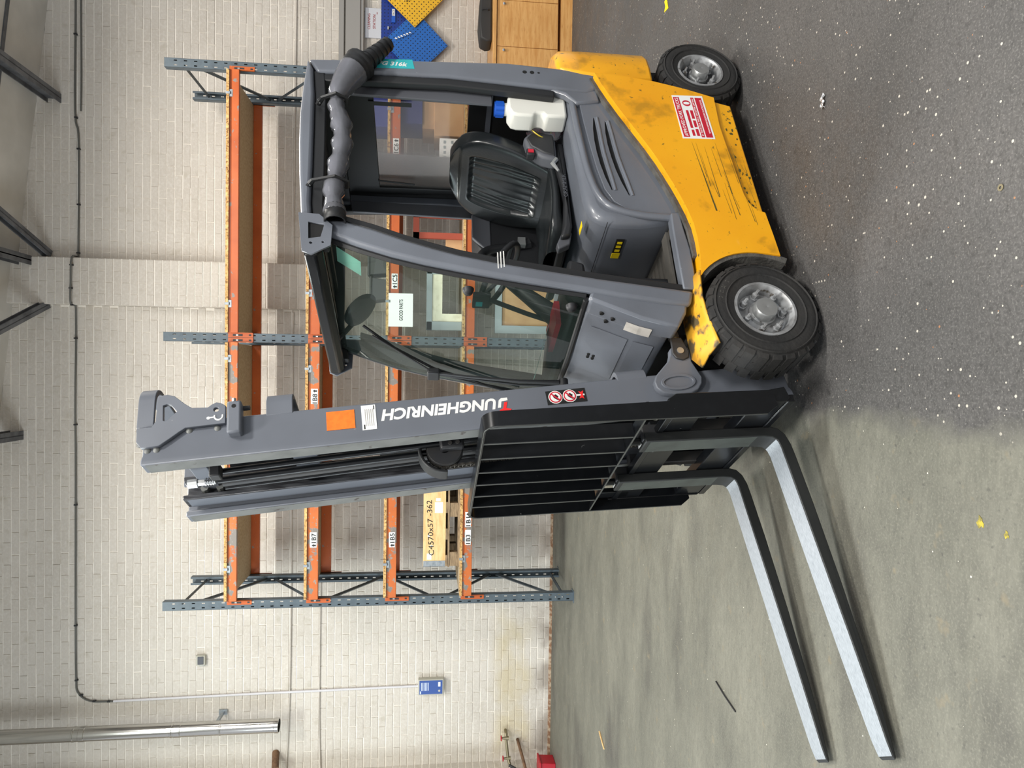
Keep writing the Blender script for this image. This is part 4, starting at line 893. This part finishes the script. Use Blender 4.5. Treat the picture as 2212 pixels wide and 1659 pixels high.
# ---- mast
def rail(s):
    prof = [(.088,.287),(.10,.292),(.205,.292),(.230,.306),(.250,.306),(.250,.236),(.228,.236),(.216,.264),(.128,.264),(.116,.236),(.088,.236)]
    o = MB().prism([(c, s*l) for c, l in prof], .10, 2.545, lambda u,v,w: (u,v,w)).build('mast_outer_rail', 'mast_grey', FK, xf=MT, bevel=.004, seg=1)
    MB().box((.2505,min(s*.24,s*.303),.12),(.2515,max(s*.24,s*.303),2.53)).build('rail_face', 'mast_worn', o, xf=MT)
    prof = [(.112,.150),(.132,.150),(.142,.208),(.182,.208),(.192,.150),(.212,.150),(.212,.232),(.112,.232)]
    i = MB().prism([(c, s*l) for c, l in prof], .14, 2.535, lambda u,v,w: (u,v,w)).build('mast_inner_rail', 'mast_grease', FK, xf=MT, bevel=.003, seg=1)
    MB().box((.2125,min(s*.154,s*.230),.15),(.2135,max(s*.154,s*.230),2.52)).build('rail_face', 'mast_grey', i, xf=MT)
    MB().cyl((.09,s*.135,.2),(.09,s*.135,1.75),.036).cyl((.09,s*.135,1.75),(.09,s*.135,2.35),.024).build('lift_cylinder', 'black_paint', FK, xf=MT, smooth=50)
    return o
RL = rail(1); RR = rail(-1)
# cross ties inside the mast
for c0, c1, h0, h1, wy_ in ((.13,.16,2.40,2.465,.20),(.12,.15,1.99,2.085,.20),(.12,.15,.25,.42,.20)): MB().box((c0,-wy_,h0),(c1,wy_,h1)).build('mast_cross_tie', 'mast_grey', FK, xf=MT, bevel=.004)
for h in (2.40,2.46): MB().tube([(.16,-.17,h),(.165,-.19,h+.0)], .016, 8).build('weld_bead', 'mast_worn', FK, xf=MT)
# bent yokes at the back of the outer mast
def yoke(h0, h1, depth, r_, lab='mast_yoke'):
    def path(off):
        p = [(.10, .292-off)]; p += [(.10-depth+off+r_-r_*math.sin(a), .292-off-r_+r_*math.cos(a)) for a in [PI/2*k/6 for k in range(7)]]
        return p+[(a, -b) for a, b in p[::-1]]
    o_, i_ = path(0), path(.014)
    return MB().prism(o_+i_[::-1], h0, h1, lambda u,v,w: (u,v,w)).build(lab, 'mast_grey', FK, xf=MT, bevel=.003)
yoke(2.515,2.572,.178,.07); yoke(2.04,2.134,.10,.05); yoke(.68,.80,.055,.04)
# lifting plate with hole, hook mark
lp_ = [(.110,2.562),(.160,2.561),(.183,2.546),(.182,2.49),(.162,2.46),(.136,2.425),(.122,2.405),(.120,2.272),(.052,2.272),(.040,2.288),(.036,2.302),(.043,2.318),(.053,2.330),(.049,2.385),(.030,2.41),(-.006,2.447),(-.014,2.470),(-.010,2.500),(.088,2.502),(.110,2.515)]
LPm = plate('lifting_plate', lp_, [[(.026,2.484),(.020,2.470),(.026,2.455),(.056,2.432),(.088,2.464),(.092,2.474),(.088,2.481)], circ(.063,2.302,.011,14)], .014, lambda u,v,w: MT(u, .300+w, v), 'mast_grey', FK, bevel=.002)
hk = [(.094,2.326,0),(.092,2.31,0)]
MB().tube([(.094,.3085,2.324),(.093,.3085,2.306)], .003, 6).tube([(.093+.016*math.cos(a)*.9-.002, .3085, 2.293+.014*math.sin(a)) for a in [1.9-.42*k for k in range(10)]], .0035, 6).cyl((.095,.307,2.328),(.095,.3095,2.328),.006,10).build('hook_mark', 'white_paint', LPm, xf=MT)
bk_ = MB().box((.045,.285,2.212),(.172,.332,2.262)).build('mast_stop_block', 'mast_grey', FK, xf=MT, bevel=.008)
MB().cyl((.030,.315,2.24),(.05,.315,2.24),.008,8).build('bolt', 'zinc', bk_, xf=MT); MB().cyl((.068,.331,2.237),(.068,.3325,2.237),.008,10).build('hole', 'black_void', bk_, xf=MT); MB().cyl((.06,.29,2.19),(.06,.29,2.215),.010,6).build('grease_nipple', 'dark_steel', bk_, xf=MT)
for c, h in ((.125,2.50),(.165,2.555),(.19,2.53),(.19,2.50),(.128,2.395),(.13,2.30),(.11,2.56)): MB().lathe([(0,.006),(.008,.005),(.012,0)], lambda a,b,w: MT(c+a,.2925+w,h+b), 10).build('weld_bead', 'mast_worn', RL, smooth=60)
# badges on the near rail
YB = .2925
LET = lambda u, v, w: MT(.125+v, YB+w, 1.250+u)
lg = text('maker_lettering', 'UNGHEINRICH', .0615, lambda u,v,w: LET(.046+u, v, w), 'white_paint', RL, bold=.0022, shear=.22, width=.432)
MB().prism([(0,0),(.024,0),(.034,.008),(.042,.040),(.030,.040),(.024,.014),(.0,.012)], 0, .0008, LET).build('maker_initial', 'white_paint', RL)
MB().prism([(.006,.018),(.018,.018),(.026,.044),(.040,.050),(.042,.056),(.0,.056),(-.006,.050),(.014,.044)], 0, .0008, lambda u,v,w: LET(u-.004,v,w)).build('maker_initial_accent', 'logo_red', RL)
def badge(name, c0, c1, h0, h1, m, pr=RL, y=YB, dc=0): return MB().prism([(c0,h0),(c1,h0+dc),(c1,h1+dc),(c0,h1)], y, y+.0012, lambda u,v,w: MT(u,w,v)).build(name, m, pr)
badge('orange_tag', .111,.186,1.822,1.923,'orange_tag'); wl = badge('paper_label', .099,.199,1.745,1.797,'white_paper')
for k in range(5): badge('printed_line', .115,.185,1.755+k*.007,1.757+k*.007,'label_grey',wl,YB+.001)
badge('printed_line', .178,.196,1.787,1.791,'black_print',wl,YB+.001); badge('printed_line', .102,.118,1.750,1.753,'black_print',wl,YB+.001)
wn = badge('warning_plate', .1165,.175,.942,1.099,'black_print')
for hc in (1.064,1.007):
    dsc = lambda r_, y0, m, nm: MB().prism(circ(.1455,hc,r_,20), y0, y0+.0006, lambda u,v,w: MT(u,w,v)).build(nm, m, wn)
    dsc(.0275,YB+.0012,'white_paint','sign_disc'); dsc(.0245,YB+.0018,'red_print','sign_ring'); dsc(.0195,YB+.0024,'white_paint','sign_disc')
    MB().prism([(.1455-.012,hc-.002),(.1455-.002,hc-.012),(.1455+.006,hc-.006),(.1455+.013,hc-.013),(.1455+.015,hc-.008),(.1455+.004,hc+.006),(.1455-.004,hc+.010)], YB+.003, YB+.0036, lambda u,v,w: MT(u,w,v)).build('sign_figure', 'black_print', wn)
    MB().prism([(.1455-.016,hc+.012),(.1455-.012,hc+.016),(.1455+.016,hc-.012),(.1455+.012,hc-.016)], YB+.0036, YB+.0042, lambda u,v,w: MT(u,w,v)).build('sign_bar', 'red_print', wn)
MB().prism([(.142,.985),(.149,.985),(.149,.948),(.142,.948)], YB+.0012, YB+.0018, lambda u,v,w: MT(u,w,v)).build('sign_arrow', 'white_paint', wn); MB().prism([(.130,.97),(.146,.962),(.162,.972),(.158,.960),(.164,.952),(.146,.955),(.128,.950),(.134,.960)], YB+.0018, YB+.0024, lambda u,v,w: MT(u,w,v)).build('sign_arrow', 'logo_red', wn)
# tilt-cylinder bracket
tb = [(-.012,.545),(-.022,.525),(-.016,.500),(.0,.487),(.025,.485),(.06,.492),(.135,.470),(.160,.478),(.184,.500),(.195,.53),(.194,.60),(.182,.640),(.160,.658),(.135,.660),(.112,.648),(.05,.578),(.02,.563),(.0,.558)]
TB = plate('tilt_bracket', tb, [], .022, lambda u,v,w: MT(u,.305+w,v), 'mast_grey', FK, bevel=.005)
oh = circ(.148,.570,.026,20,.062); MB().prism(oh, .3165, .3175, lambda u,v,w: MT(u,w,v)).build('bracket_recess', 'dark_steel', TB)
plate('recess_rim', circ(.148,.570,.034,24,.070), [oh], .010, lambda u,v,w: MT(u,.320+w,v), 'mast_grey', TB, bevel=.002)
MB().prism([(-.055,.548),(-.05,.503),(.02,.488),(.045,.497),(.054,.523),(.044,.550),(.02,.560)], .3185, .330, lambda u,v,w: MT(u,w,v)).build('clevis', 'dark_steel', TB, bevel=.004)
MB().cyl(MT(.012,.328,.525),MT(.012,.334,.525),.014,16).build('clevis_pin', 'zinc', TB)
MB().tube([MT(-.05,.312,.525),MT(-.16,.312,.53)], .018, 12).build('tilt_rod', 'yellow_worn', TB, smooth=60); MB().tube([MT(-.055,.312,.526),MT(-.075,.312,.527)], .026, 6).build('rod_nut', 'dark_steel', TB)
for k in range(9): MB().box((-.035,.20-.022*k,.60),(-.025,.208-.022*k,.635)).build('grille_tooth', 'yellow_worn', FK)
MB().box((-.12,-.33,.46),(-.02,.30,.60)).build('cavity_shade', 'black_void', FK)  # black box filling in for the shaded cavity between cowl and mast
# hydraulic hoses and fittings in the mast window
for l, c, r_ in ((.03,.215,.014),(.075,.20,.012),(-.045,.19,.022),(-.085,.20,.010)):
    MB().tube([MT(c,l-.01,2.36),MT(c,l+.01,1.9),MT(c,l+.03,1.4),MT(c,l+.03,.7)], r_, 10).build('mast_hose', 'black_paint' if r_ < .02 else 'dark_steel', FK, smooth=60)
fit = MB().tube([MT(.215,.018,2.37),MT(.215,.016,2.45)], .013, 6).build('hose_fitting', 'zinc', FK)
for k in range(4): MB().tube([MT(.215,.018,2.375+k*.009),MT(.215,.018,2.380+k*.009)], .0165, 10).build('crimp_ring', 'chrome', fit, smooth=50)
MB().tube([MT(.215,.016,2.435),MT(.215,.015,2.47)], .018, 8).build('hose_nut', 'zinc', fit)
MB().box((.19,.075,2.33),(.24,.125,2.37)).build('hose_clamp', 'black_plastic', FK, xf=MT, bevel=.006)
# chain pulley, chain, piston rod
pc, pl_, ph = .215, .065, 1.495
pul = MB().lathe([(.020,-.02),(.068,-.02),(.074,-.014),(.060,-.008),(.060,.008),(.074,.014),(.068,.02),(.020,.02),(.020,-.02)], lambda a,b,w: MT(pc+a,pl_+w,ph+b), 30).build('chain_pulley', 'dark_steel', FK, smooth=40)
MB().box((pc-.05,pl_+.022,ph-.075),(pc+.02,pl_+.065,ph+.02)).build('pulley_yoke', 'black_plastic', pul, xf=MT, bevel=.010)
for h in (-.05,-.02): MB().cyl(MT(pc,pl_+.065,ph+h),MT(pc,pl_+.070,ph+h),.008,10).build('yoke_bolt', 'dark_steel', pul)
MB().prism([(pc+.105*math.cos(a), ph+.105*math.sin(a)) for a in [.0+.16*k for k in range(16)]]+[(pc+.092*math.cos(a), ph+.092*math.sin(a)) for a in [.16*k for k in range(16)][::-1]], pl_-.05, pl_+.03, lambda u,v,w: MT(u,w,v)).build('pulley_guard', 'rubber_trim', pul, bevel=.004)
chm = MB()
def link(c, h, a, wide):
    ca, sa = math.cos(a), math.sin(a); hw = .013 if wide else .008
    for s_ in (-1, 1):
        q = []
        for y in (s_*hw-.0015, s_*hw+.0015):
            for u, v in ((-.008,-.005),(.008,-.005),(.011,0),(.008,.005),(-.008,.005),(-.011,0)): q.append(MT(c+u*sa*-1+v*ca, pl_-.01+y, h+u*ca+v*sa))
        chm.add(q, [(0,1,2,3,4,5),(11,10,9,8,7,6)]+[(i,(i+1)%6,6+(i+1)%6,6+i) for i in range(6)])
    chm.tube([MT(c,pl_-.01-hw-.004,h), MT(c,pl_-.01+hw+.004,h)], .0045, 6)
n = 0
for k in range(16):
    a = PI*.95-PI*.95*k/15; link(pc+.068*math.cos(a), ph+.068*math.sin(a), a, k % 2)
for k in range(52): link(pc+.068+.0*k, ph-.016*(k+1), 0, k % 2)
mat('chain_steel', (84,80,74), .45, metal=.5); chm.build('lift_chain', 'chain_steel', pul)
for l in (.085,.13): MB().tube([MT(.18,l,1.42),MT(.18,l,.6)], .017, 12).build('piston_rod', 'chrome', FK, smooth=60)
MB().box((.13,-.15,.35),(.19,.15,.62)).build('cylinder_block', 'black_paint', FK, xf=MT, bevel=.01)
MB().box((.11,-.235,.14),(.16,.235,.26)).build('mast_bottom_tie', 'dark_steel', FK, xf=MT)

# ---- carriage, load backrest, forks
def cbox(name, a, b, m, par=FK, bevel=.004): return MB().box(a, b).build(name, m, par, xf=CT, bevel=bevel)
CR = cbox('carriage_top_bar', (.325,-.49,.535), (.370,.49,.645), 'black_paint'); cbox('bar_lip', (.345,-.49,.645), (.375,.49,.672), 'black_paint', CR)
CB = cbox('carriage_bottom_bar', (.325,-.49,.235), (.370,.49,.355), 'black_paint'); cbox('bar_lip', (.345,-.49,.205), (.375,.49,.235), 'black_paint', CB)
for l in (-.185,.145): cbox('carriage_plate', (.285,l,.22), (.335,l+.04,.66), 'dark_steel')
both(lambda s: MB().prism([(.315,.235),(.36,.225),(.375,.24),(.375,.69),(.345,.69),(.325,.655),(.325,.30)], s*.482, s*.497, lambda u,v,w: (u,w,v)).build('carriage_side_plate', 'black_paint', FK, xf=CT, bevel=.003))
def backrest():
    R_ = .055; W_ = .50; T_ = 1.362; th = .012
    o_ = [(W_,.285),(W_,.33),(W_,T_-R_)]+[(W_-R_+R_*math.cos(a), T_-R_+R_*math.sin(a)) for a in [PI/2*k/8 for k in range(1,9)]]
    o_ = o_+[(-a,b) for a, b in o_[::-1]]
    W2, T2, R2 = W_-th, T_-th, R_-th
    i_ = [(W2,.285),(W2,.33),(W2,T2-R2)]+[(W2-R2+R2*math.cos(a), T2-R2+R2*math.sin(a)) for a in [PI/2*k/8 for k in range(1,9)]]
    i_ = i_+[(-a,b) for a, b in i_[::-1]]
    m_ = MB(); n = len(o_); vs = []
    for c_ in (.366,.422):
        for (a, b) in o_+i_:
            cc = c_
            if c_ > .4 and b < .3: cc = c_-.03
            if c_ < .4 and b < .4: cc = c_-.016
            vs.append((cc, a, b))
    N2 = 2*n
    fs = [(i, i+1, N2+i+1, N2+i) for i in range(n-1)]+[(n+i+1, n+i, N2+n+i, N2+n+i+1) for i in range(n-1)]
    fs += [(i+1, i, n+i, n+i+1) for i in range(n-1)]+[(N2+i, N2+i+1, N2+n+i+1, N2+n+i) for i in range(n-1)]
    fs += [(0, N2, N2+n, n), (n-1, 2*n-1, N2+2*n-1, N2+n-1)]
    m_.add(vs, fs); f = m_.build('backrest_frame', 'black_paint', FK, xf=CT, smooth=40)
    e_ = MB().tube([CT(.421, a, b) for a, b in [((p[0]+q[0])/2, (p[1]+q[1])/2) for p, q in zip(o_, i_) if p[1] > .3]], .003, 4).build('worn_edge', 'black_edge', f)
    for l in (.337,.198,.060,-.075,-.212,-.350):
        s_ = cbox('backrest_slat', (.362,l-.006,.785), (.418,l+.006,1.352), 'black_paint', FK, .001); MB().box((.418,l-.0045,.79),(.4195,l+.0045,1.35)).build('worn_edge', 'black_edge', s_, xf=CT)
    a_ = MB().prism([(.350,.760),(.420,.782),(.420,.790),(.350,.770)], -.489, .489, lambda u,v,w: (u,w,v)).build('backrest_bottom_bar', 'black_paint', FK, xf=CT)
    MB().box((.420,-.485,.783),(.4215,.485,.789)).build('worn_edge', 'black_edge', a_, xf=CT)
    both(lambda s: MB().prism([(.345,.62),(.37,.60),(.37,.76),(.345,.77)], s*.40, s*.47, lambda u,v,w: (u,w,v)).build('backrest_bracket', 'black_paint', FK, xf=CT, bevel=.004))
backrest()
def fork(l0, lab):
    w_ = .104; k0, k1 = l0-w_/2, l0+w_/2
    sh = [CT(.410, 0, h)[0::2] for h in (.72,.30)]      # front face of the shank, (F,Z)
    heel_top = (.428, .168)
    tip = (1.556, .036)
    # outline in (F,Z): up the front of the shank, heel fillet, blade top to tip, underside, outer heel, back of the shank
    out = [sh[0], sh[1], (.4235,.215),(.427,.182),(.440,.164),(.470,.1555)]
    out += [(1.50,.0425), (1.545,.034), (1.556,.026), (1.545,.022), (1.35,.030), (1.0,.055), (.70,.083), (.50,.106), (.455,.113),(.415,.127),(.39,.150),(.380,.185)]
    out += [CT(.370, 0, h)[0::2] for h in (.30,.72)]
    m_ = MB(); n = len(out)
    def yy(f, s):
        hw = w_/2
        if f > 1.2: hw = w_/2*(1-.16*((f-1.2)/.3)**1.5) if f < 1.5 else w_/2*.84*(1-.10*((f-1.5)/.056)**2)
        return l0+s*hw
    dens = []
    for i in range(n):
        a = out[i]; b = out[(i+1) % n]; dens.append(a)
        if abs(b[0]-a[0]) > .12:
            q = 8
            for k in range(1, q): dens.append((a[0]+(b[0]-a[0])*k/q, a[1]+(b[1]-a[1])*k/q))
    out = dens; n = len(out)
    m_.v = [(f, yy(f,-1), z) for f, z in out]+[(f, yy(f,1), z) for f, z in out]
    m_.f = [tuple(range(n))[::-1], tuple(range(n, 2*n))]+[(i, (i+1) % n, n+(i+1) % n, n+i) for i in range(n)]
    o = m_.build('fork', 'fork_side', FK, bevel=.004, seg=2); o['label'] = lab
    top = [(.436,.1685),(.446,.1625),(.470,.1557)]+[(.47+1.03*k/14, .1557-.113*k/14) for k in range(1,15)]+[(1.543,.0345)]
    MB().add([(f, yy(f,-.94), z+.0008) for f, z in top]+[(f, yy(f,.94), z+.0008) for f, z in top], [(i, i+1, len(top)+i+1, len(top)+i) for i in range(len(top)-1)]).build('polished_top', 'bare_steel', o, smooth=60)
    MB().add([CT(.4106, l0-.047, .24), CT(.4106, l0+.047, .24), CT(.4106, l0+.047, .70), CT(.4106, l0-.047, .70)], [(0,1,2,3)]).build('shank_face', 'shank_paint', o)
    cbox('fork_hook', (.33,k0+.01,.655), (.395,k1-.01,.725), 'dark_steel', o, .006); MB().tube([CT(.385,l0,.72),CT(.385,l0,.765)], .016, 10).build('fork_pin', 'black_paint', o, smooth=50)
    MB().add([CT(.375, l0-.028, .7262), CT(.404, l0-.028, .7262), CT(.404, l0+.012, .7262), CT(.375, l0+.012, .7262)], [(0,1,2,3)]).build('fork_label', 'white_paper', o)
fork(.215, 'near fork tine with polished top'); fork(-.217, 'far fork tine with polished top')

# ------------------------------------------------------------------ loose things in the cab (truck coordinates)
def fw_(f, l, z):
    c, s = math.cos(3.6659), math.sin(3.6659); return (-.0146+f*c-l*s, 3.0885+f*s+l*c, z)
bo = empty('plastic_bottle', fw_(-1.225, .36, .889), 3.6659); tag(bo, 'white plastic bottle with blue screw cap standing behind the seat', 'bottle')
MB().prism([(-.065,.0),(.065,.0),(.072,.012),(.074,.10),(.055,.115),(.055,.145),(.074,.16),(.074,.235),(.066,.262),(.03,.278),(-.04,.278),(-.066,.262),(-.074,.235),(-.074,.012)], -.05, .05, FLZ).build('body', 'hdpe', bo, bevel=.014, seg=3)
MB().tube([(-.012,0,.276),(-.012,0,.295)], .030, 18).build('neck', 'hdpe', bo, smooth=50); cp_ = MB().tube([(-.012,0,.292),(-.012,0,.338)], .034, 20).build('cap', 'blue_plastic', bo, smooth=40)
for k in range(10):
    a = 2*PI*k/10; MB().box((-.012+.033*math.cos(a)-.004,.033*math.sin(a)-.004,.295),(-.012+.033*math.cos(a)+.004,.033*math.sin(a)+.004,.332)).build('grip_rib', 'blue_plastic', cp_)
wb = empty('wire_bag', fw_(-1.185, .285, .889), 3.6659); tag(wb, 'clear plastic bag of red wires tucked beside the seat', 'bag')
random.seed(3)
def bagf(u, v):
    a = 2*PI*u; r_ = (.058+.010*math.sin(3*a+5*v)+.010*math.sin(7*a))*math.sqrt(max(.02,1-(2*v-1)**4)); return (r_*math.cos(a)*1.0, r_*.62*math.sin(a), .004+.17*v+.006*math.sin(5*a))
MB().grid(bagf, 22, 12, closeu=True).build('bag', 'bag_clear', wb, smooth=40)
for k in range(7):
    r_ = .036+.002*k; MB().tube([(r_*math.cos(a)*1.15, -.018+.006*k+.012*math.sin(2*a), .085+.05*math.sin(a)+.004*k) for a in [2*PI*j/20 for j in range(21)]], .0028, 5, cap=False).build('wire_loop', 'wire_red' if k < 5 else 'wire_yellow', wb)

# ------------------------------------------------------------------ litter on the floor
fo = MB().grid(lambda u, v: (1.063+(u-.5)*.05+.006*math.sin(9*v), 2.643+(v-.5)*.022+.004*math.sin(12*u), .004+.006*abs(math.sin(7*u+3*v))), 9, 6).build('foil_scrap', 'foil', solid=.001); tag(fo, 'crumpled silver foil scrap on the dark floor by the truck', 'foil scrap')
tag(MB().lathe([(.004,.001),(.0095,.001),(.0095,.003),(.004,.003),(.004,.001)], lambda a,b,w: (.507+a,1.758+b,w), 20).build('washer', 'brass'), 'small brass ring lying on the dark floor', 'washer')
tag(MB().tube([(-1.627,3.557,.004),(-1.65,3.44,.006),(-1.671,3.317,.004)], .004, 6).build('cable_tie', 'black_plastic'), 'thin black strip lying on the floor left of the forks', 'strip')
tag(MB().tube([(-3.149,6.013,.005),(-3.18,5.93,.006),(-3.214,5.844,.005)], .007, 5).build('wood_splinter', 'wood'), 'pale wood splinter on the floor near the wall', 'splinter')
tag(MB().prism([(2.36,4.52),(2.45,4.56),(2.44,4.60),(2.40,4.58),(2.37,4.60)], .001, .003, lambda u,v,w: (u,v,w)).build('tape_scrap', 'warn_yellow'), 'yellow tape scrap on the floor near the bench', 'tape scrap')
mat('paint_fleck', (176,160,56), .8, var=(60,(120,112,60),.4,.6))
for (x, y, k, lb) in ((-.406,1.799,.016,'larger yellow paint fleck on the floor in front of the forks'), (-.42,1.708,.010,'smaller yellow paint fleck on the floor in front of the forks')):
    tag(MB().prism([(x+k*(1+.4*math.sin(5*a))*math.cos(a), y+k*(.7+.3*math.cos(3*a))*math.sin(a)) for a in [2*PI*j/14 for j in range(14)]], .0003, .0012, lambda u,v,w: (u,v,w)).build('paint_fleck', 'paint_fleck'), lb, 'paint fleck', 'yellow paint flecks')
